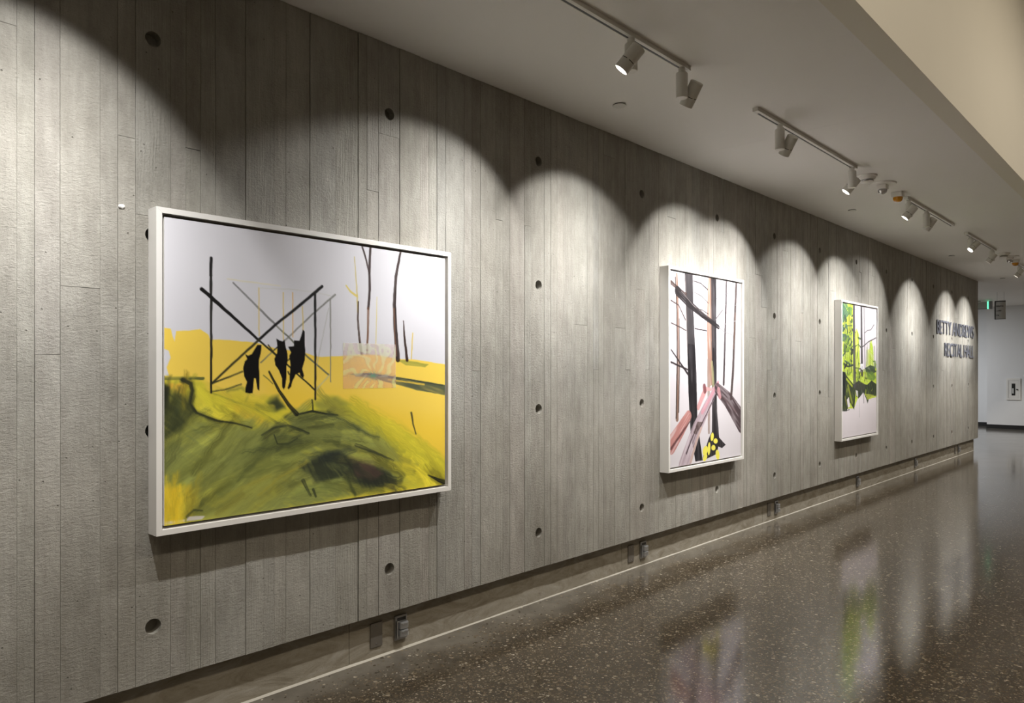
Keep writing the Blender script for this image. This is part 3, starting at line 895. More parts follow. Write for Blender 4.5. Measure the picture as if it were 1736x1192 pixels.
ART_TRUNKS=[
 ('S',[(99,20,29.1),(122,312,34.0),(128,689,38.9),(107,1119,43.6)],(128,98,84),0.95,3,0.6),
 ('S',[(81,44,11.6),(102,313,13.5),(107,689,15.5),(93,1110,17.4)],(52,42,40),0.95,2,0.5),
 ('S',[(136,356,8.8),(142,689,11.7),(128,1067,14.6)],(64,50,46),0.9,2,0.5),
 ('P',[(216,-14),(343,-19),(353,299),(399,765),(415,1156),(501,1468),(384,1467),(307,1228),(276,919),(252,458),(231,153)],(36,33,36),1,3,0.2),
 ('P',[(225,-15),(343,-19),(353,299),(374,547),(264,542),(246,305)],(78,74,76),0.6,5,0.4),  # dark grey upper trunk, with glare put into its colour
 ('S',[(228,15,15.0),(246,305,15.1),(264,611,15.1)],(120,108,104),0.7,3,0.6),
 ('P',[(618,-22),(724,-24),(731,863),(741,1091),(776,1305),(890,1371),(827,1394),(758,1378),(741,1434),(559,1463),(501,1449),(591,1309),(651,1249),(657,926),(631,604)],(44,40,43),1,3,0.3),
 ('P',[(578,-18),(634,-24),(651,604),(664,862),(585,893),(572,446)],(160,124,108),0.95,4,0.6),
 ('S',[(591,669,39.3),(598,893,39.4),(604,1246,39.5)],(150,130,122),0.9,3,0.7),
 ('S',[(651,684,33.2),(664,765,36.6),(677,870,40.1)],(178,176,130),0.8,3,0.6),
 ('S',[(644,24,20.0),(664,281,20.1),(677,555,20.1)],(88,78,80),0.7,3,0.6),
 ('S',[(904,-16,24.8),(890,267,28.2),(855,861,31.4)],(54,44,46),0.95,2,0.4),
 ('S',[(1081,2,36.9),(1048,427,37.7),(1022,765,38.7),(986,984,39.6)],(58,46,44),0.95,2,0.4),
 ('S',[(1063,257,11.0),(1033,563,10.9)],(130,100,84),0.7,2,0.4),
 ('S',[(19,87,36.8),(128,130,26.7),(246,159,17.1)],(66,50,46),0.95,2,0.4),
 ('S',[(113,144,79.0),(276,226,64.6),(494,306,49.9),(765,392,37.3)],(38,34,36),1,2,0.3),
 ('S',[(172,142,7.6),(353,240,7.4),(591,314,7.2)],(150,140,140),0.7,2,0.4),
 ('S',[(13,222,10.1),(128,251,12.8),(231,359,14.1)],(70,56,54),0.95,2,0.3),
 ('S',[(19,392,9.3),(128,414,9.6),(240,440,9.9)],(62,48,46),0.95,2,0.3),
 ('S',[(353,47,9.2),(469,55,11.2),(578,97,13.1)],(52,44,46),0.95,2,0.3),
 ('S',[(362,132,6.5),(478,157,7.2),(591,205,8.0)],(66,58,58),0.9,2,0.3),
 ('S',[(384,258,7.1),(494,267,8.1),(591,293,9.3)],(60,52,52),0.95,2,0.3),
 ('S',[(374,419,10.0),(469,424,10.1),(565,430,10.3)],(48,40,42),0.95,2,0.3),
 ('S',[(19,593,10.0),(128,674,15.3),(276,783,21.1)],(44,38,40),0.95,2,0.3),
 ('S',[(19,687,14.6),(128,713,14.7),(261,743,14.9)],(44,38,40),0.95,2,0.3),
 ('S',[(741,84,7.9),(862,13,8.1)],(110,104,108),0.9,2,0),
 ('S',[(724,160,5.9),(897,109,6.8),(1033,43,7.9)],(110,104,108),0.9,2,0),
 ('S',[(741,214,4.9),(933,195,5.0),(1151,187,5.2)],(130,124,128),0.9,2,0),
 ('S',[(708,335,11.3),(758,300,11.5),(834,246,11.7)],(100,92,96),0.9,2,0),
 ('S',[(793,375,5.3),(968,347,5.6),(1159,303,6.1)],(150,146,150),0.9,2,0),
 ('S',[(758,389,7.7),(862,426,6.9),(1004,446,6.2)],(130,124,128),0.9,2,0),
 ('S',[(933,165,5.5),(1033,107,5.7)],(150,146,150),0.9,2,0),
 ('S',[(276,1106,93.8),(157,1204,120.7),(19,1312,145.3)],(190,132,128),0.97,3,0.7),
 ('S',[(291,1150,16.2),(128,1263,20.8),(19,1338,25.5)],(90,56,58),0.9,3,0.6),
 ('S',[(542,908,61.1),(488,970,54.5),(431,1040,48.0)],(206,150,152),0.95,3,0.5),
 ('S',[(520,895,32.1),(624,902,27.5),(758,893,24.1)],(212,160,162),0.95,3,0.5),
 ('S',[(526,879,51.1),(536,911,51.2)],(120,70,74),0.9,3,0.3),
 ('S',[(745,870,63.1),(591,1021,100.2),(399,1218,136.1),(216,1480,169.6)],(184,166,176),0.98,3,0.6),
 ('S',[(758,847,31.5),(657,943,36.6),(494,1081,41.0)],(206,142,156),0.9,3,0.6),
 ('S',[(779,883,9.6),(624,1038,12.3),(469,1191,14.9)],(60,46,52),0.9,2,0.5),
 ('S',[(415,1188,11.9),(322,1291,14.8),(246,1393,17.6)],(70,56,62),0.9,2,0.5),
 ('S',[(478,1207,24.6),(399,1312,27.5),(313,1461,30.2)],(206,176,160),0.8,3,0.6),
 ('P',[(415,1156),(510,1161),(399,1257),(353,1239)],(80,64,62),0.8,5,0.5),
 ('S',[(745,899,97.5),(933,999,144.1),(1189,1195,196.5)],(76,62,66),0.98,3,0.5),
 ('S',[(765,912,53.8),(786,962,54.0)],(206,150,156),0.9,3,0.4),
 ('S',[(862,980,17.0),(1077,1105,17.8)],(110,88,92),0.7,3,0.6),
 ('P',[(684,1293),(675,1313),(659,1324),(642,1322),(632,1308),(631,1287),(640,1267),(656,1256),(673,1257),(683,1272)],(236,226,96),1,2,0),
 ('P',[(752,1330),(744,1343),(726,1350),(703,1348),(684,1339),(677,1325),(684,1312),(703,1305),(726,1307),(744,1316)],(236,226,96),1,2,0),
 ('P',[(627,1385),(620,1416),(606,1435),(592,1433),(583,1412),(581,1380),(589,1349),(603,1330),(617,1332),(626,1352)],(236,226,96),1,2,0),
 ('P',[(584,1401),(566,1423),(539,1433),(514,1429),(499,1411),(501,1386),(519,1365),(546,1354),(571,1358),(586,1376)],(236,226,96),1,2,0),
 ('P',[(714,1383),(707,1396),(689,1402),(666,1401),(648,1391),(641,1377),(648,1364),(666,1358),(689,1359),(707,1369)],(236,226,96),1,2,0),
 ('P',[(782,1444),(781,1469),(767,1484),(746,1483),(726,1467),(715,1441),(716,1416),(729,1401),(750,1402),(770,1418)],(236,226,96),1,2,0),
 ('P',[(570,1456),(553,1472),(531,1479),(512,1474),(503,1460),(508,1442),(525,1426),(548,1419),(567,1424),(576,1438)],(236,226,96),1,2,0),
]
ART_FOREST=[
 ('P',[(-19,-6),(367,-12),(381,705),(616,769),(1220,718),(1220,1075),(860,1091),(673,931),(404,1182),(-19,1182)],(184,206,62),1,4,0.4),
 ('P',[(404,339),(483,256),(568,333),(606,704),(450,832),(381,705)],(206,226,70),0.95,4,0.5),
 ('P',[(890,702),(961,394),(1022,375),(1084,533),(1094,718)],(188,214,66),0.95,4,0.6),
 ('P',[(810,703),(860,504),(951,486),(951,719)],(200,214,110),0.8,5,0.6),
 ('P',[(-19,-6),(199,-5),(155,68),(244,109),(67,212),(-19,232)],(62,92,84),0.95,5,0.5),
 ('P',[(155,21),(335,33),(312,137),(199,96)],(70,110,70),0.8,5,0.4),
 ('P',[(-19,339),(199,346),(289,390),(222,424),(-19,431)],(62,92,84),0.95,5,0.4),
 ('P',[(-19,247),(111,272),(67,320),(-19,324)],(58,84,80),0.9,4,0.4),
 ('S',[(58,305,22.5),(155,247,15.1),(335,239,9.5)],(56,72,64),0.95,2,0),
 ('S',[(58,537,15.8),(199,503,20.8),(335,421,23.9)],(56,84,78),0.95,2,0),
 ('S',[(45,583,25.9),(222,486,19.4),(312,516,24.0)],(58,92,84),0.9,2,0),
 ('S',[(111,133,17.6),(120,613,17.6)],(60,70,50),0.9,2,0),
 ('S',[(235,63,18.0),(235,800,18.0)],(54,64,48),0.9,2,0),
 ('S',[(298,201,22.7),(307,768,22.7)],(50,56,46),0.9,2,0),
 ('S',[(164,223,13.3),(173,706,13.3)],(70,80,52),0.8,2,0),
 ('S',[(67,676,33.0),(199,706,20.3),(358,689,23.6)],(48,60,50),0.95,3,0),
 ('S',[(89,722,30.7),(155,683,31.0)],(40,44,40),0.95,3,0),
 ('S',[(404,482,14.3),(544,447,8.0),(625,477,19.2)],(70,84,60),0.9,2,0),
 ('S',[(497,303,18.4),(568,397,19.0),(497,608,18.7)],(80,96,60),0.8,2,0),
 ('S',[(530,367,21.9),(616,380,22.1)],(70,90,60),0.8,3,0),
 ('P',[(381,356),(436,370),(404,387),(362,375)],(225,225,225),1,2,0),
 ('S',[(102,543,16.8),(84,563,16.3),(67,573,15.1)],(44,52,44),0.9,2,0.3),
 ('S',[(308,400,13.6),(308,415,13.6),(309,422,13.6)],(56,72,58),0.9,2,0.3),
 ('S',[(167,461,9.2),(229,469,7.3),(292,467,6.3)],(62,92,84),0.9,2,0.3),
 ('S',[(271,341,17.0),(208,350,14.1),(146,348,15.4)],(120,150,50),0.9,2,0.3),
 ('S',[(190,750,26.6),(184,775,26.6),(178,791,26.5)],(56,72,58),0.9,2,0.3),
 ('S',[(98,642,23.8),(164,656,20.0),(230,660,16.1)],(62,92,84),0.9,2,0.3),
 ('S',[(225,269,13.5),(227,284,13.4),(229,289,13.4)],(44,52,44),0.9,2,0.3),
 ('S',[(327,180,49.9),(304,193,41.3),(281,196,24.9)],(56,72,58),0.9,2,0.3),
 ('S',[(88,379,13.9),(64,390,10.7),(40,391,6.4)],(120,150,50),0.9,2,0.3),
 ('S',[(179,289,39.8),(186,307,39.7),(193,316,39.1)],(44,52,44),0.9,2,0.3),
 ('S',[(133,655,27.1),(185,669,22.7),(238,674,17.5)],(56,72,58),0.9,2,0.3),
 ('S',[(206,433,50.9),(185,446,44.2),(164,449,29.2)],(70,96,52),0.9,2,0.3),
 ('S',[(226,488,21.6),(250,498,16.6),(274,498,9.6)],(70,96,52),0.9,2,0.3),
 ('S',[(159,470,12.4),(173,481,11.2),(187,483,6.9)],(62,92,84),0.9,2,0.3),
 ('S',[(298,291,16.5),(268,315,15.6),(238,328,14.2)],(44,52,44),0.9,2,0.3),
 ('S',[(344,122,25.1),(332,132,21.1),(319,133,9.5)],(44,52,44),0.9,2,0.3),
 ('S',[(210,523,36.3),(179,531,23.8),(148,530,22.7)],(56,72,58),0.9,2,0.3),
 ('S',[(189,321,24.3),(175,332,20.6),(161,334,10.1)],(56,72,58),0.9,2,0.3),
 ('S',[(323,514,23.1),(356,520,14.9),(389,515,18.2)],(56,72,58),0.9,2,0.3),
 ('S',[(329,504,31.5),(353,512,22.4),(378,511,14.5)],(56,72,58),0.9,2,0.3),
 ('S',[(129,752,13.2),(126,777,13.2),(122,794,13.2)],(62,92,84),0.9,2,0.3),
 ('S',[(338,283,29.9),(374,292,23.3),(410,292,15.4)],(44,52,44),0.9,2,0.3),
 ('S',[(234,666,24.2),(263,684,22.8),(292,694,19.9)],(62,92,84),0.9,2,0.3),
 ('S',[(295,4,12.2),(256,34,11.6),(218,53,10.8)],(70,96,52),0.9,2,0.3),
 ('S',[(239,505,18.7),(193,519,15.1),(148,524,11.0)],(44,52,44),0.9,2,0.3),
 ('S',[(290,636,30.9),(314,644,21.5),(338,643,14.8)],(56,72,58),0.9,2,0.3),
 ('S',[(108,506,11.5),(92,516,9.1),(75,517,4.7)],(70,96,52),0.9,2,0.3),
 ('S',[(89,427,16.1),(114,444,15.3),(138,453,13.5)],(120,150,50),0.9,2,0.3),
 ('S',[(102,152,54.8),(124,174,53.8),(147,187,51.7)],(56,72,58),0.9,2,0.3),
 ('S',[(242,396,12.2),(227,406,10.3),(213,408,5.0)],(44,52,44),0.9,2,0.3),
 ('S',[(197,52,15.4),(177,65,13.0),(157,69,7.7)],(70,96,52),0.9,2,0.3),
 ('S',[(360,471,16.1),(337,485,14.1),(315,489,9.6)],(70,96,52),0.9,2,0.3),
 ('S',[(282,777,29.9),(228,794,25.8),(175,802,20.7)],(120,150,50),0.9,2,0.3),
 ('S',[(81,475,56.8),(80,501,56.8),(80,517,56.8)],(70,96,52),0.9,2,0.3),
 ('S',[(142,492,50.1),(122,504,42.8),(102,507,26.5)],(70,96,52),0.9,2,0.3),
 ('S',[(364,273,12.4),(407,299,12.0),(450,315,11.3)],(56,72,58),0.9,2,0.3),
 ('S',[(257,491,42.9),(197,512,37.9),(138,525,31.6)],(120,150,50),0.9,2,0.3),
 ('S',[(354,531,53.5),(327,549,49.6),(301,558,42.0)],(44,52,44),0.9,2,0.3),
 ('S',[(330,50,6.3),(388,52,4.9),(446,45,5.1)],(62,92,84),0.9,2,0.3),
 ('S',[(137,465,17.2),(150,483,17.0),(163,492,16.2)],(44,52,44),0.9,2,0.3),
 ('S',[(172,384,12.7),(144,413,12.3),(116,433,11.9)],(56,72,58),0.9,2,0.3),
 ('S',[(202,387,34.8),(160,412,32.6),(118,428,29.3)],(120,150,50),0.9,2,0.3),
 ('S',[(263,673,16.2),(230,695,15.2),(198,707,13.6)],(44,52,44),0.9,2,0.3),
 ('S',[(344,298,13.2),(322,326,13.0),(300,344,12.5)],(62,92,84),0.9,2,0.3),
 ('S',[(148,249,56.3),(157,261,54.7),(167,265,47.0)],(62,92,84),0.9,2,0.3),
 ('S',[(75,245,20.0),(17,257,15.6),(-41,259,13.8)],(56,72,58),0.9,2,0.3),
 ('S',[(1150,673,57.5),(1154,700,57.6)],(96,126,56),0.85,3,0.5),
 ('S',[(609,855,19.0),(629,901,19.0)],(130,160,70),0.85,3,0.5),
 ('S',[(566,774,32.8),(576,793,32.9)],(48,56,46),0.85,3,0.5),
 ('S',[(710,743,19.2),(820,748,19.4)],(150,176,60),0.85,3,0.5),
 ('S',[(495,859,50.4),(523,900,50.7)],(150,176,60),0.85,3,0.5),
 ('S',[(440,753,17.5),(479,788,17.6)],(66,80,60),0.85,3,0.5),
 ('S',[(1112,669,10.0),(1199,679,10.1)],(150,176,60),0.85,3,0.5),
 ('S',[(542,768,18.0),(512,798,18.0)],(150,176,60),0.85,3,0.5),
 ('S',[(557,730,17.9),(656,732,18.0)],(48,56,46),0.85,3,0.5),
 ('S',[(1067,638,18.9),(1159,639,19.0)],(96,126,56),0.85,3,0.5),
 ('S',[(532,752,52.0),(531,781,52.0)],(150,176,60),0.85,3,0.5),
 ('S',[(533,674,7.1),(663,666,7.2)],(66,80,60),0.85,3,0.5),
 ('S',[(556,662,18.4),(539,684,18.3)],(96,126,56),0.85,3,0.5),
 ('S',[(452,751,18.5),(445,769,18.5)],(96,126,56),0.85,3,0.5),
 ('S',[(1104,761,19.0),(1229,758,19.2)],(48,56,46),0.85,3,0.5),
 ('S',[(481,826,20.8),(592,818,21.1)],(130,160,70),0.85,3,0.5),
 ('S',[(879,785,18.7),(914,814,18.8)],(48,56,46),0.85,3,0.5),
 ('S',[(1009,847,19.9),(1126,854,20.1)],(130,160,70),0.85,3,0.5),
 ('S',[(805,846,32.5),(782,865,32.4)],(150,176,60),0.85,3,0.5),
 ('S',[(435,719,18.1),(550,723,18.3)],(96,126,56),0.85,3,0.5),
 ('S',[(553,859,52.2),(554,880,52.2)],(130,160,70),0.85,3,0.5),
 ('S',[(627,741,18.8),(598,785,18.7)],(48,56,46),0.85,3,0.5),
 ('S',[(854,718,19.8),(840,752,19.7)],(48,56,46),0.85,3,0.5),
 ('S',[(1122,812,10.0),(1240,828,10.2)],(130,160,70),0.85,3,0.5),
 ('S',[(798,843,18.1),(855,844,18.2)],(48,56,46),0.85,3,0.5),
 ('S',[(864,744,11.6),(977,744,11.7)],(96,126,56),0.85,3,0.5),
 ('S',[(71,155,13.1),(69,477,13.1),(71,830,13.1)],(70,84,52),0.75,2,0.4),
 ('S',[(98,182,13.2),(97,491,13.1),(85,830,13.1)],(88,80,76),0.75,2,0.4),
 ('S',[(142,250,8.8),(146,524,8.8),(148,830,8.8)],(88,80,76),0.75,2,0.4),
 ('S',[(199,72,17.9),(191,436,17.8),(207,831,17.9)],(120,140,60),0.75,2,0.4),
 ('S',[(271,183,9.0),(280,491,9.1),(263,831,9.0)],(88,80,76),0.75,2,0.4),
 ('S',[(335,206,9.1),(326,503,9.1),(346,832,9.2)],(88,80,76),0.75,2,0.4),
 ('S',[(445,465,14.0),(443,633,14.0),(447,832,14.0)],(70,84,52),0.75,2,0.4),
 ('S',[(483,541,14.1),(488,671,14.1),(479,832,14.0)],(88,80,76),0.75,2,0.4),
 ('S',[(530,529,14.2),(538,665,14.2),(521,833,14.1)],(70,84,52),0.75,2,0.4),
 ('S',[(568,522,14.3),(563,661,14.3),(557,833,14.2)],(70,84,52),0.75,2,0.4),
 ('S',[(815,507,9.9),(811,655,9.9),(807,834,9.9)],(96,110,60),0.75,2,0.4),
 ('S',[(845,479,19.9),(849,640,19.9),(837,835,19.9)],(120,140,60),0.75,2,0.4),
 ('S',[(905,541,10.1),(906,672,10.1),(891,835,10.0)],(120,140,60),0.75,2,0.4),
 ('S',[(951,411,10.1),(955,606,10.1),(948,835,10.1)],(70,84,52),0.75,2,0.4),
 ('S',[(991,551,15.3),(986,677,15.3),(998,836,15.3)],(120,140,60),0.75,2,0.4),
 ('S',[(1063,464,10.3),(1053,633,10.3),(1077,836,10.3)],(120,140,60),0.75,2,0.4),
 ('S',[(1115,458,20.8),(1114,631,20.8),(1120,836,20.8)],(96,110,60),0.75,2,0.4),
 ('P',[(-19,753),(89,768),(199,831),(381,911),(568,865),(737,916),(860,917),(1012,869),(1220,922),(1220,1058),(1012,1062),(910,1092),(870,1146),(820,1090),(722,1006),(544,1078),(455,989),(404,1201),(267,1114),(155,1210),(-19,1203)],(50,58,46),1,4,0.3),
 ('S',[(516,841,13.6),(546,875,13.7)],(38,44,40),0.8,3,0.4),
 ('S',[(1040,974,14.2),(1012,994,14.2)],(150,166,60),0.8,3,0.4),
 ('S',[(395,926,11.6),(362,941,11.5)],(70,84,60),0.8,3,0.4),
 ('S',[(212,993,13.2),(192,1026,13.1)],(70,84,60),0.8,3,0.4),
 ('S',[(620,813,13.8),(640,834,13.8)],(70,84,60),0.8,3,0.4),
 ('S',[(625,805,14.3),(632,822,14.3)],(70,84,60),0.8,3,0.4),
 ('S',[(266,983,36.1),(267,1015,36.1)],(28,30,36),0.8,3,0.4),
 ('S',[(473,1015,23.2),(487,1048,23.2)],(28,30,36),0.8,3,0.4),
 ('S',[(667,796,22.8),(691,818,22.9)],(70,84,60),0.8,3,0.4),
 ('S',[(96,994,21.6),(79,1025,21.5)],(150,166,60),0.8,3,0.4),
 ('S',[(616,825,37.6),(628,844,37.6)],(150,166,60),0.8,3,0.4),
 ('S',[(462,977,12.8),(446,987,12.8)],(90,110,56),0.8,3,0.4),
 ('S',[(393,1037,22.3),(367,1067,22.3)],(90,110,56),0.8,3,0.4),
 ('S',[(172,1001,21.4),(153,1022,21.3)],(90,110,56),0.8,3,0.4),
 ('S',[(596,810,23.5),(574,848,23.4)],(70,84,60),0.8,3,0.4),
 ('S',[(105,991,13.2),(101,1017,13.1)],(90,110,56),0.8,3,0.4),
 ('S',[(585,824,21.3),(560,840,21.3)],(28,30,36),0.8,3,0.4),
 ('S',[(768,842,39.3),(764,871,39.3)],(150,166,60),0.8,3,0.4),
 ('S',[(613,876,14.3),(621,894,14.3)],(150,166,60),0.8,3,0.4),
 ('S',[(560,864,13.9),(587,900,13.9)],(150,166,60),0.8,3,0.4),
 ('S',[(782,975,13.8),(819,1006,13.9)],(70,84,60),0.8,3,0.4),
 ('S',[(827,860,14.3),(853,887,14.3)],(90,110,56),0.8,3,0.4),
 ('S',[(86,980,34.4),(66,1014,34.3)],(70,84,60),0.8,3,0.4),
 ('S',[(909,1002,14.7),(935,1040,14.8)],(90,110,56),0.8,3,0.4),
 ('S',[(750,949,22.0),(724,964,21.9)],(90,110,56),0.8,3,0.4),
 ('S',[(765,858,14.5),(756,871,14.4)],(28,30,36),0.8,3,0.4),
 ('S',[(868,826,15.0),(866,840,15.0)],(150,166,60),0.8,3,0.4),
 ('S',[(171,966,35.4),(167,983,35.4)],(150,166,60),0.8,3,0.4),
 ('S',[(488,879,22.5),(459,909,22.4)],(28,30,36),0.8,3,0.4),
 ('S',[(808,991,39.2),(788,1030,39.1)],(150,166,60),0.8,3,0.4),
 ('P',[(786,719),(961,685),(1126,701),(1167,769),(1012,802),(810,769)],(66,80,62),0.95,5,0.4),
 ('P',[(840,769),(1063,769),(1178,837),(1063,878),(860,851)],(104,134,62),0.9,6,0.5),
 ('P',[(381,911),(568,873),(810,917),(761,982),(450,976)],(66,66,60),0.9,5,0.4),
 ('P',[(45,768),(111,768),(120,1016),(45,1076)],(24,26,36),0.95,4,0.3),
 ('S',[(199,925,43.4),(267,1020,43.9),(335,1116,44.4)],(150,160,60),0.8,4,0.4),
 ('S',[(155,846,28.7),(335,926,29.5)],(190,206,60),0.8,4,0.4),
 ('S',[(111,1047,34.5),(155,1126,34.7)],(130,130,60),0.8,4,0.4),
 ('P',[(164,1080),(226,1050),(271,1161),(199,1171)],(216,210,214),1,3,0),
 ('P',[(761,1023),(1115,1047),(1012,1087),(860,1099),(810,1057)],(196,206,80),0.8,5,0.4),
 ('P',[(450,976),(530,986),(530,1058),(483,1041)],(210,206,210),0.9,3,0),
 ('S',[(67,1185,9.4),(155,1204,6.2),(244,1192,10.0)],(60,60,60),0.9,2,0),
 ('S',[(390,-26,69.3),(399,450,78.6),(418,912,88.0)],(74,72,76),1,3,0.4),
 ('S',[(644,-27,48.3),(654,379,60.3),(673,785,72.6)],(66,62,64),1,2,0.3),
 ('S',[(742,-17,14.7),(756,359,19.6),(781,834,24.6)],(92,88,92),0.95,2,0.3),
 ('S',[(678,475,13.4),(910,403,12.4),(1189,348,11.3)],(74,68,72),0.95,2,0),
 ('S',[(751,310,10.4),(860,273,8.1),(986,259,10.6),(1105,192,13.4)],(96,92,96),0.95,2,0),
 ('P',[(625,671),(702,671),(712,744),(644,736)],(226,224,228),1,3,0),
 ('S',[(673,703,14.1),(693,728,14.1)],(150,150,150),0.9,2,0),
 ('S',[(582,1091,9.5),(582,1293,9.5)],(150,150,150),0.8,1,0),
 ('S',[(722,997,14.6),(732,1132,14.7)],(74,74,74),0.9,1,0),
 ('S',[(860,438,15.0),(870,678,15.0)],(160,150,160),0.7,2,0),
]


def painting(name, y0, y1, zb, zt, ops, step, ground, label):
    root = empty(name, (0, y0, zb))
    tag(root, label, 'painting')

    def part(nm, bm, mat, bev=0.0):
        bmesh.ops.translate(bm, verts=bm.verts[:], vec=(0, -y0, -zb))
        return obj(nm, bm, mat, root, False, bev)
    fw_, d0, d1 = 0.022, 0.002, 0.080
    # mitred frame members
    for s in range(4):
        if s == 0: o4, i4 = ((y0, zb), (y0, zt)), ((y0 + fw_, zb + fw_), (y0 + fw_, zt - fw_))
        elif s == 1: o4, i4 = ((y0, zt), (y1, zt)), ((y0 + fw_, zt - fw_), (y1 - fw_, zt - fw_))
        elif s == 2: o4, i4 = ((y1, zt), (y1, zb)), ((y1 - fw_, zt - fw_), (y1 - fw_, zb + fw_))
        else: o4, i4 = ((y1, zb), (y0, zb)), ((y1 - fw_, zb + fw_), (y0 + fw_, zb + fw_))
        bm = bmesh.new()
        q = [o4[0], o4[1], i4[1], i4[0]]
        a = [bm.verts.new((d0, *p)) for p in q]; b = [bm.verts.new((d1, *p)) for p in q]
        bm.faces.new(a[::-1]); bm.faces.new(b)
        for k in range(4): bm.faces.new((a[k], a[(k + 1) % 4], b[(k + 1) % 4], b[k]))
        part('frame_rail', bm, M['frame'], 0.0008)
    part('backing', box(0.012, 0.022, y0 + fw_ - 0.001, y1 - fw_ + 0.001, zb + fw_ - 0.001, zt - fw_ + 0.001), M['backing'])
    I = 0.034
    part('stretcher', box(0.022, 0.0675, y0 + I, y1 - I, zb + I, zt - I), M['linen'], 0.001)
    Wm, Hm = (y1 - y0 - 2 * I) * 1000, (zt - zb - 2 * I) * 1000
    nx, ny, img = paint(ops, Wm, Hm, step, ground)
    me = sheet_mesh('canvas', nx, ny, I, y1 - y0 - I, zt - zb - I, I, 0.068, img)
    link('canvas', me, M['canvas'], root)
    return root


p1 = painting('landscape_painting', 1.123, 2.630, 0.842, 2.099, ART_RACK, 3.0, (219, 218, 225),
              'large white-framed yellow landscape painting with dark animals hanging from a pole rack')
painting('tree_trunk_painting', 4.811, 6.047, 0.712, 2.262, ART_TRUNKS, 3.0, (214, 209, 215),
         'white-framed painting of black tree trunks and a broken pink log')
painting('forest_painting', 8.427, 9.688, 0.696, 2.266, ART_FOREST, 4.0, (220, 213, 219),
         'white-framed painting of a lime green forest above a blank lower half')

# iridescent square of film on the first painting
nx, ny = 62, 44
u, v = np.meshgrid(np.linspace(0, 1, nx), np.linspace(0, 1, ny))
dx, dy = (u - 0.55) * 1.42, v - 0.72
rad, ang = np.hypot(dx, dy), np.arctan2(dy, dx)
pet = 0.5 + 0.5 * np.cos(ang * 9 + rad * 9 + 7 * vnoise(u * 7, v * 6, 8))
ring = smooth((pet - 0.55) * 4) * smooth((rad - 0.12) * 12)
c0 = np.stack([np.full(u.shape, 0.96), 0.87 - 0.10 * v, 0.84 - 0.20 * v], -1)
c1 = np.stack([0.97 + 0 * u, 0.96 + 0 * u, 0.88 - 0.22 * v], -1)
img = c0 * (1 - ring[..., None]) + c1 * ring[..., None]
lil = smooth((0.09 - np.abs(dy - 0.03 * np.sin(u * 9))) * 14) * smooth((u - 0.08) * 9)
img = img * (1 - 0.5 * lil[..., None]) + np.array([0.70, 0.62, 0.72]) * 0.5 * lil[..., None]
star = smooth((0.13 * (0.6 + 0.5 * np.cos(ang * 12)) + 0.03 - rad) * 14)
img = img * (1 - 0.7 * star[..., None]) + np.array([0.45, 0.78, 0.62]) * 0.7 * star[..., None]
al = 0.36 + 0.2 * ring + 0.2 * star
t = NT('iridescent_film')
at = t.n('ShaderNodeAttribute', attribute_name='paint')
t.inp('Base Color', at.outputs['Color']); t.inp('Alpha', at.outputs['Alpha']); t.inp('Roughness', 0.15)
t.inp('Coat Weight', 0.3)
M['film'] = t.m
me = sheet_mesh('holographic_film', nx, ny, 1.964 - 1.123, 2.271 - 1.123, 1.604 - 0.842, 1.390 - 0.842, 0.0692, img, al)
o = link('holographic_film', me, M['film'], p1)
o['label'] = 'pale iridescent translucent square of film'

# ================================================================ ceiling tracks and spotlights
TX = 0.95
TZ = CEIL


def track(ya, yb, label):
    root = empty('light_track', (TX, ya, TZ))
    tag(root, label, 'light track', 'white ceiling light tracks')
    L = yb - ya
    prof = [(-0.018, 0.0), (-0.018, -0.022), (-0.015, -0.022), (-0.015, -0.008), (-0.001, -0.008), (-0.001, -0.022), (0.018, -0.022), (0.018, 0.0)]
    bm = bmesh.new()
    a = [bm.verts.new((x, 0.02, z)) for x, z in prof]; b = [bm.verts.new((x, L - 0.02, z)) for x, z in prof]
    for k in range(8): bm.faces.new((a[k], a[(k + 1) % 8], b[(k + 1) % 8], b[k]))
    obj('rail', bm, M['white_metal'], root)
    obj('conductor_slot', box(-0.0148, -0.0012, 0.03, L - 0.03, -0.0205, -0.009), M['black'], root)
    obj('end_cap', box(-0.019, 0.019, -0.03, 0.022, -0.0235, 0.0), M['white_metal'], root, False, 0.0015)
    obj('end_cap', box(-0.019, 0.019, L - 0.022, L + 0.004, -0.0235, 0.0), M['white_metal'], root, False, 0.0015)
    return root


track(0.30, 3.56, 'white light track nearest the viewer, running out of the top of the picture')
track(4.42, 6.20, 'white light track with two spotlights in front of the smoke detector')
track(7.62, 9.37, 'white light track just beyond the amber strobe, bare at its far end')
track(10.05, 11.68, 'white light track with the dazzling spotlight at its near end')
track(13.30, 15.05, 'farthest white light track at the right edge of the picture')


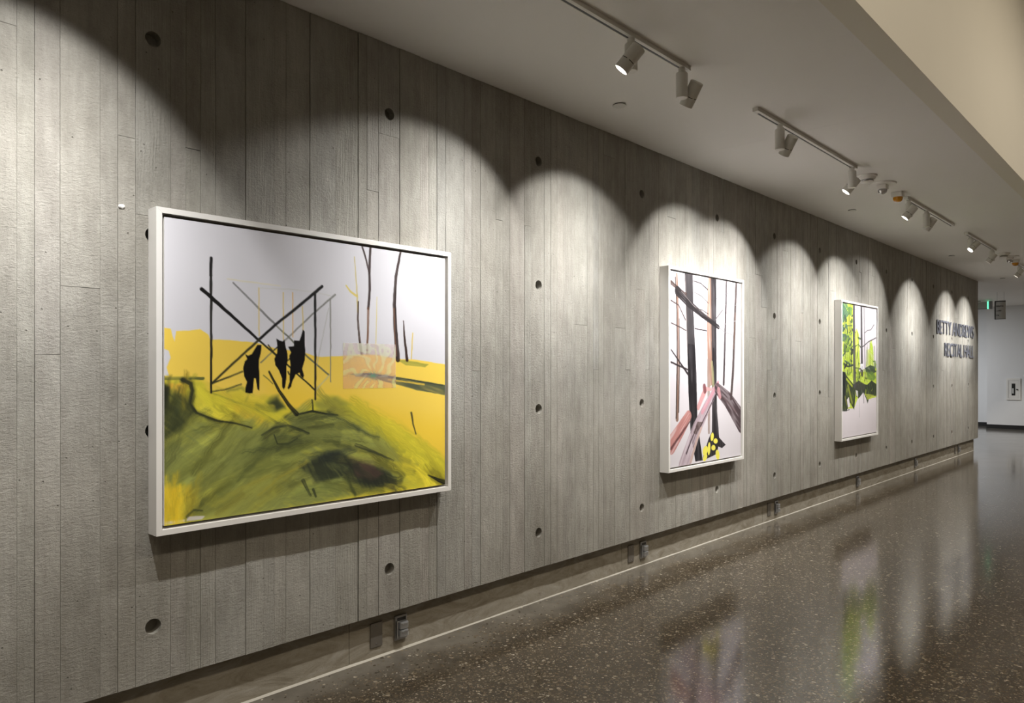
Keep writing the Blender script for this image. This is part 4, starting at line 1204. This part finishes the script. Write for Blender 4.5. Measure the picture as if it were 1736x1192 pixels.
def spot_head(hy, aim, side, watt, label, lit):
    """vertical driver can on a stem with a tilting lamp barrel beside it."""
    root = empty('track_spotlight', (TX, hy, TZ - 0.022))
    tag(root, label, 'spotlight', 'white track spotlights')
    # stem and driver can
    obj('stem', lathe(bmesh.new(), [(0.0, 0.010), (0.0052, 0.010), (0.0052, 0.0), (0.0185, 0.0), (0.0185, -0.030), (0.0, -0.030)], 28), M['white_metal'], root, True)
    obj('driver_can', lathe(bmesh.new(), [(0.0, -0.026), (0.027, -0.026), (0.0308, -0.031), (0.0312, -0.034), (0.0312, -0.160), (0.0, -0.160)], 36), M['white_metal'], root, True)
    obj('can_cap', lathe(bmesh.new(), [(0.0, -0.1585), (0.0295, -0.1585), (0.0295, -0.1615), (0.0, -0.1622)], 36), M['white_plastic'], root, True)
    # barrel: pivot beside the can, axis toward the aim point
    pz = -0.125
    tgt = Vector((0.0, aim[0], aim[1])) - Vector((TX, hy, TZ - 0.022 + pz))
    h = Vector((tgt.x, tgt.y, 0)).normalized()
    sd = Vector((-h.y, h.x, 0)) * (1 if Vector((-h.y, h.x, 0)).y * side > 0 else -1)
    piv = Vector((0, 0, pz)) + sd * 0.069
    ax = (tgt - sd * 0.069).normalized()
    rot = ax.to_track_quat('Z', 'Y').to_matrix().to_4x4()
    mt = Matrix.Translation(piv) @ rot
    br = 0.0365
    bar = obj('lamp_barrel', lathe(bmesh.new(), [(0.0, -0.066), (0.030, -0.066), (0.0345, -0.064), (br, -0.060), (br, 0.066), (0.034, 0.068), (0.031, 0.060), (0.029, 0.050)], 40, mt), M['white_metal'], root, True)
    # thin dark vent slots round the barrel
    bm = bmesh.new()
    for k in range(5):
        a0 = k * 2 * math.pi / 5
        vs = []
        for j in range(9):
            a = a0 + j * (0.95 / 8)
            for z in (0.0145, 0.0180):
                vs.append(bm.verts.new((math.cos(a) * (br + 0.0004), math.sin(a) * (br + 0.0004), z)))
        for j in range(8): bm.faces.new((vs[2 * j], vs[2 * j + 2], vs[2 * j + 3], vs[2 * j + 1]))
    bmesh.ops.transform(bm, matrix=mt, verts=bm.verts[:])
    obj('vent_slot', bm, M['black'], bar)
    obj('pivot', lathe(bmesh.new(), [(0.0, 0.0), (0.012, 0.0), (0.012, 0.020), (0.0, 0.020)], 20,
        Matrix.Translation(Vector((0, 0, pz)) + sd * 0.024) @ sd.to_track_quat('Z', 'Y').to_matrix().to_4x4()), M['white_metal'], root, True)
    ln = obj('lens', lathe(bmesh.new(), [(0.0, 0.0585), (0.030, 0.0585), (0.0300, 0.0560), (0.0, 0.0560)], 32, mt), M['lens'], bar, False)
    if lit: ln['label'] = 'glowing white lens'
    l = bpy.data.lights.new('spot_lamp', 'SPOT')
    l.energy = SPOT_W * watt
    l.color = (1.0, 0.985, 0.955)
    l.spot_size = R(88)
    l.spot_blend = 0.25
    # beam profile: brightest on the axis, falling off smoothly to the cut-off ring
    l.use_nodes = True
    nt = l.node_tree
    em = nt.nodes['Emission']
    tc = nt.nodes.new('ShaderNodeTexCoord'); sp = nt.nodes.new('ShaderNodeSeparateXYZ')
    nt.links.new(tc.outputs['Normal'], sp.inputs[0])
    prev = sp.outputs[2]
    for op, val in (('ABSOLUTE', 0), ('SUBTRACT', 1.0), ('MULTIPLY', BEAM), ('EXPONENT', 0)):
        nd = nt.nodes.new('ShaderNodeMath'); nd.operation = op
        nt.links.new(prev, nd.inputs[0]); nd.inputs[1].default_value = val
        prev = nd.outputs[0]
    nt.links.new(prev, em.inputs['Strength'])
    l.shadow_soft_size = 0.014
    lo = bpy.data.objects.new('spot_lamp', l)
    COL.objects.link(lo)
    lo.parent = root
    lo.location = piv + ax * 0.072
    lo.rotation_euler = ax.to_track_quat('-Z', 'Y').to_euler()
    return root


HEAD_LABELS = [
    ('white track spotlight near the start of the nearest track', False),
    ('white track spotlight with glowing lens tilted toward the viewer on the nearest track', True),
    ('white track spotlight at the far end of the nearest track, barrel hidden behind its can', False),
    ('white track spotlight near the front end of the second track, lens turned away', False),
    ('white track spotlight at the far end of the second track beside the smoke detector', True),
    ('white track spotlight with glowing lens at the front of the track behind the amber strobe', True),
    ('white track spotlight in mid track behind the amber strobe, lens turned away', False),
    ('dazzling white track spotlight shining almost straight at the viewer', True),
    ('white track spotlight at the far end of the fourth track, lens unseen', False),
    ('white track spotlight with bright lens at the right edge of the picture', True),
    ('farthest white track spotlight above the wall lettering, on the last track', False),
]
for (hy, aim, side, wt), (lb, lit) in zip(HEADS, HEAD_LABELS):
    spot_head(hy, aim, side, wt, lb, lit)

# ================================================================ ceiling devices


def sprinkler(x, y, label):
    root = empty('sprinkler_cover', (x, y, CEIL))
    tag(root, label, 'sprinkler', 'concealed sprinkler covers')
    obj('gap_ring', lathe(bmesh.new(), [(0.0, -0.001), (0.036, -0.001), (0.036, -0.006), (0.0, -0.006)], 28), M['dark'], root)
    obj('cover_plate', lathe(bmesh.new(), [(0.0, -0.006), (0.041, -0.006), (0.042, -0.008), (0.041, -0.0095), (0.0, -0.0105)], 36), M['white_metal'], root, True)


sprinkler(0.36, 3.77, 'round white sprinkler cover nearest the viewer')
sprinkler(0.38, 7.85, 'round white sprinkler cover beside the track end above the middle of the wall')
sprinkler(0.39, 11.90, 'round white sprinkler cover near the dazzling spotlight')
sprinkler(0.42, 15.40, 'farthest round white sprinkler cover near the wall end')


def smoke(x, y, label):
    root = empty('smoke_detector', (x, y, CEIL))
    tag(root, label, 'smoke detector', 'ceiling smoke detectors')
    obj('mounting_base', lathe(bmesh.new(), [(0.0, 0), (0.076, 0), (0.076, -0.010), (0.072, -0.014), (0.0, -0.014)], 36), M['white_plastic'], root, True)
    obj('housing', lathe(bmesh.new(), [(0.0, -0.013), (0.066, -0.013), (0.062, -0.030), (0.055, -0.036), (0.0, -0.036)], 36), M['white_plastic'], root, True)
    obj('sensing_slot', lathe(bmesh.new(), [(0.0, -0.036), (0.047, -0.036), (0.047, -0.050), (0.0, -0.050)], 32), M['black'], root)
    obj('slot_ring', lathe(bmesh.new(), [(0.045, -0.0415), (0.0525, -0.0415), (0.0525, -0.0440), (0.045, -0.0440)], 32), M['white_plastic'], root)
    obj('cap', lathe(bmesh.new(), [(0.0, -0.049), (0.053, -0.049), (0.051, -0.055), (0.040, -0.059), (0.0, -0.061)], 32), M['white_plastic'], root, True)


def strobe(x, y, label):
    root = empty('alarm_strobe', (x, y, CEIL))
    tag(root, label, 'alarm strobe', 'clear alarm strobes')
    obj('round_plate', lathe(bmesh.new(), [(0.0, 0), (0.112, 0), (0.112, -0.006), (0.106, -0.012), (0.0, -0.013)], 40), M['white_plastic'], root, True)
    obj('housing', box(-0.040, 0.040, -0.040, 0.040, -0.052, -0.012), M['white_plastic'], root, False, 0.006)
    lens = obj('clear_lens', lathe(bmesh.new(), [(0.0, -0.051), (0.038, -0.051), (0.038, -0.066), (0.030, -0.082), (0.018, -0.090), (0.0, -0.093)], 12), M['clear'], root)
    lens['label'] = 'clear faceted lens'
    obj('flash_tube', lathe(bmesh.new(), [(0.0, -0.092), (0.008, -0.092), (0.008, -0.097), (0.0, -0.098)], 12), M['white_plastic'], lens)


def amber(x, y, label):
    root = empty('amber_strobe', (x, y, CEIL))
    tag(root, label, 'warning light', 'amber warning strobes')
    obj('housing', box(-0.046, 0.046, -0.046, 0.046, -0.046, 0.0), M['white_plastic'], root, False, 0.005)
    l = obj('amber_lens', lathe(bmesh.new(), [(0.0, -0.045), (0.041, -0.045), (0.041, -0.060), (0.036, -0.076), (0.024, -0.086), (0.0, -0.090)], 14), M['amber'], root)
    l['label'] = 'amber ribbed lens'


smoke(0.93, 6.56, 'round white smoke detector beside the end of the second track')
strobe(0.94, 6.93, 'round white alarm plate with clear lens between smoke detector and amber strobe')
amber(0.945, 7.36, 'amber lens warning light nearer the viewer, in front of the third track')
smoke(0.97, 12.17, 'small far smoke detector beyond the fourth track')
strobe(0.98, 12.56, 'far alarm plate with clear lens near the right edge')
amber(0.98, 12.98, 'far amber lens warning light near the right edge')

# ================================================================ wall lettering


def lettering(text, ya, yb, zb, cap, label):
    root = empty('wall_lettering', (0, ya, zb))
    tag(root, label, 'sign', 'raised letters on the concrete wall')
    cu = bpy.data.curves.new('lettering', 'FONT')
    cu.body = text
    cu.size = 1.0
    cu.extrude = 0.04
    cu.offset = 0.0
    cu.space_word = 0.9
    tmp = bpy.data.objects.new('tmp', cu)
    COL.objects.link(tmp)
    dg = bpy.context.evaluated_depsgraph_get()
    me = bpy.data.meshes.new_from_object(tmp.evaluated_get(dg))
    bpy.data.objects.remove(tmp, do_unlink=True)
    bm = bmesh.new(); bm.from_mesh(me)
    bmesh.ops.remove_doubles(bm, verts=bm.verts[:], dist=1e-5)
    bm.verts.ensure_lookup_table()
    seen, isl = set(), []
    for v in bm.verts:
        if v in seen: continue
        st, grp = [v], []
        seen.add(v)
        while st:
            c = st.pop(); grp.append(c)
            for e in c.link_edges:
                n = e.other_vert(c)
                if n not in seen: seen.add(n); st.append(n)
        isl.append(grp)
    x0 = min(v.co.x for v in bm.verts); x1 = max(v.co.x for v in bm.verts)
    y0 = 0.0
    capx = max(v.co.y for v in bm.verts if True) - 0.0
    ys_ = sorted(v.co.y for v in bm.verts); capx = ys_[int(len(ys_) * 0.9)]
    isl.sort(key=lambda g: min(v.co.x for v in g))
    sx, sy = (yb - ya) / (x1 - x0), cap / capx
    for g in isl:
        idx = {v: i for i, v in enumerate(g)}
        gs = set(g)
        fs = [f for f in bm.faces if f.verts[0] in gs]
        V = [(0.0065 + (v.co.z + 0.04) / 0.08 * 0.009, (v.co.x - x0) * sx, v.co.y * sy) for v in g]
        m2 = bpy.data.meshes.new('letter')
        m2.from_pydata(V, [], [[idx[v] for v in f.verts] for f in fs])
        b2 = bmesh.new(); b2.from_mesh(m2)
        cy = sum(p[1] for p in V) / len(V); cz = sum(p[2] for p in V) / len(V)
        c = min(V, key=lambda p: (p[1] - cy) ** 2 + (p[2] - cz) ** 2)
        # stud holding the letter off the wall
        add_box(b2, 0.0030, 0.0070, c[1] - 0.004, c[1] + 0.004, c[2] - 0.004, c[2] + 0.004)
        b2.to_mesh(m2); b2.free()
        link('letter', m2, M['letter'], root)
    bm.free()


lettering('BETTY ANDREWS', 12.74, 15.23, 2.060, 0.209, 'raised steel letters reading BETTY ANDREWS near the wall end')
lettering('RECITAL HALL', 13.196, 15.235, 1.714, 0.213, 'raised steel letters reading RECITAL HALL below the upper line')

# ================================================================ outlets on the base


def outlet(y, z, label):
    root = empty('outlet_box', (PX, y, z - 0.062))
    tag(root, label, 'outlet', 'flip-lid outlets along the base')
    obj('cover_plate', box(0.0, 0.010, -0.039, 0.039, 0.0, 0.124), M['steel'], root, False, 0.002)
    obj('gasket_slot', box(0.0095, 0.0115, -0.024, 0.030, 0.096, 0.113), M['black'], root)
    obj('hinge_bar', lathe(bmesh.new(), [(0.0, 0.012), (0.0045, 0.012), (0.0045, 0.100), (0.0, 0.100)], 14, Matrix.Translation((0.016, -0.027, 0))), M['lid'], root, True)
    for z0 in (0.018, 0.058):
        lid = obj('flip_lid', box(0.010, 0.034, -0.021, 0.031, z0, z0 + 0.036), M['lid'], root, False, 0.004)
        obj('lid_rim', box(0.033, 0.0365, -0.012, 0.024, z0 + 0.022, z0 + 0.031), M['lid'], lid, False, 0.001)
    obj('screw', lathe(bmesh.new(), [(0.0, 0.0), (0.004, 0.0), (0.003, 0.003), (0.0, 0.0035)], 12, Matrix.Translation((0.010, 0.024, 0.009)) @ Matrix.Rotation(R(90), 4, 'Y')), M['lid'], root, True)


def blank(y, z, label):
    root = empty('blank_plate', (PX, y, z - 0.062))
    tag(root, label, 'wall plate', 'blank wall plates along the base')
    obj('plate', box(0.0, 0.007, -0.036, 0.036, 0.0, 0.122), M['plate'], root, False, 0.0015)
    for zz in (0.016, 0.106):
        obj('screw', lathe(bmesh.new(), [(0.0, 0.0), (0.0035, 0.0), (0.003, 0.0015), (0.0, 0.002)], 12, Matrix.Translation((0.0068, 0, zz)) @ Matrix.Rotation(R(90), 4, 'Y')), M['steel'], root, True)


OUT = [(2.238, 2.39, 'below the yellow landscape'), (4.50, 4.656, 'below the left edge of the tree trunk painting'), (6.84, 7.00, 'between the two far paintings'), (None, 9.32, 'below the forest painting'),
       (None, 11.775, 'beyond the forest painting'), (14.15, 14.36, 'nearest the far end of the wall')]
for a, b, wh in OUT:
    if a: blank(a, 0.150, 'brown metal blank plate on the base ' + wh)
    outlet(b, 0.150, 'grey metal flip-lid outlet on the base ' + wh)

# ================================================================ far end
# exit sign hung at the corner
root = empty('exit_sign', (-0.62, 20.0, CEIL)); tag(root, 'exit sign with a green glowing edge hanging beyond the concrete wall', 'exit sign')
obj('housing', box(-0.62, -0.02, -0.05, 0.05, -0.195, -0.022), M['exitbox'], root, False, 0.004)
obj('canopy', box(-0.40, -0.16, -0.04, 0.04, -0.022, 0.0), M['exitbox'], root, False, 0.003)
obj('trim_rail', box(-0.62, -0.02, -0.054, -0.048, -0.198, -0.184), M['grey'], root)
obj('trim_rail', box(-0.62, -0.02, -0.054, -0.048, -0.036, -0.024), M['white_plastic'], root)
e = obj('lit_edge', box(-0.020, 0.012, -0.052, 0.05, -0.193, -0.024), M['exit_green'], root); e['label'] = 'glowing green edge'
obj('end_cap', box(0.012, 0.072, -0.058, 0.055, -0.198, -0.018), M['grey'], root, False, 0.002)

# suspended directory sign with a curved face
sy = 18.0
root = empty('directory_sign', (-0.05, sy, 2.56)); tag(root, 'small hanging directory sign with curved face and three lines of text', 'sign')
n = 14
arc = []
for i in range(n + 1):
    u = -1 + 2 * i / n
    arc.append((0.088 * u, -0.040 * (1 - u * u)))
H = 0.35


def curved(z0, z1, off, u0=0, u1=n):
    bm = bmesh.new()
    fr = [(x, y - off) for x, y in arc[u0:u1 + 1]]
    a = [bm.verts.new((x, y, z0)) for x, y in fr]; b = [bm.verts.new((x, y, z1)) for x, y in fr]
    bk = [bm.verts.new((fr[-1][0], 0.02, z0)), bm.verts.new((fr[0][0], 0.02, z0))]; bt = [bm.verts.new((fr[-1][0], 0.02, z1)), bm.verts.new((fr[0][0], 0.02, z1))]
    A, B = a + bk, b + bt
    for k in range(len(A)): bm.faces.new((A[k], A[(k + 1) % len(A)], B[(k + 1) % len(A)], B[k]))
    bm.faces.new(A[::-1]); bm.faces.new(B)
    return bm


obj('panel', curved(0.0, H, 0.0), M['signface'], root)
obj('top_rail', curved(H, H + 0.02, 0.004), M['black'], root)
obj('bottom_rail', curved(-0.012, 0.0, 0.003), M['grey'], root)
obj('side_edge', box(-0.104, -0.088, -0.012, 0.024, -0.012, H + 0.02), M['black'], root)
for x in (-0.06, 0.06):
    obj('hanger', box(x - 0.0015, x + 0.0015, 0.004, 0.007, H + 0.02, CEIL - 2.56), M['grey'], root)
rt = random.Random(3)
# three rows of small dark characters, too far off to read
for row, (z, k1) in enumerate(((0.245, 11), (0.150, 8), (0.060, 5))):
    bm = bmesh.new()
    for k in range(k1):
        if row and k == 1: continue
        u = -0.78 + k * 0.135
        x = 0.088 * u; y = -0.040 * (1 - u * u) - 0.0012
        add_box(bm, x - 0.004, x + 0.004 * rt.uniform(0.3, 1.0), y - 0.0006, y + 0.001, z, z + rt.choice((0.022, 0.030, 0.030)))
    obj('text_line', bm, M['black'], root)

# fire extinguisher cabinet let into the end wall
cx0, cx1, cz0, cz1 = -0.579, -0.287, 0.765, 1.303
root = empty('extinguisher_cabinet', (-0.433, 21.9, cz0)); tag(root, 'white fire extinguisher cabinet with a narrow dark window on the end wall', 'cabinet')
ox, oz = -0.433, cz0
bm = bmesh.new()
for a in ((cx0, cx0 + 0.042, cz0, cz1), (cx1 - 0.035, cx1, cz0, cz1), (cx0 + 0.042, cx1 - 0.035, cz0, cz0 + 0.05), (cx0 + 0.042, cx1 - 0.035, cz1 - 0.05, cz1)):
    add_box(bm, a[0] - ox, a[1] - ox, -0.020, 0.0, a[2] - oz, a[3] - oz)
obj('frame', bm, M['white_plastic'], root)
door = obj('door', box(cx0 + 0.045 - ox, cx1 - 0.038 - ox, -0.014, 0.0, 0.053, cz1 - cz0 - 0.053), M['white_plastic'], root)
o = obj('window', box(-0.471 - ox, -0.396 - ox, -0.018, -0.012, 0.877 - oz, 1.172 - oz), M['black'], door); o['label'] = 'narrow black window'
obj('tag', box(-0.462 - ox, -0.425 - ox, -0.0195, -0.017, 0.925 - oz, 1.055 - oz), M['signface'], door)
obj('pull_handle', box(-0.374 - ox, -0.339 - ox, -0.034, -0.012, 1.009 - oz, 1.038 - oz), M['black'], door, False, 0.004)
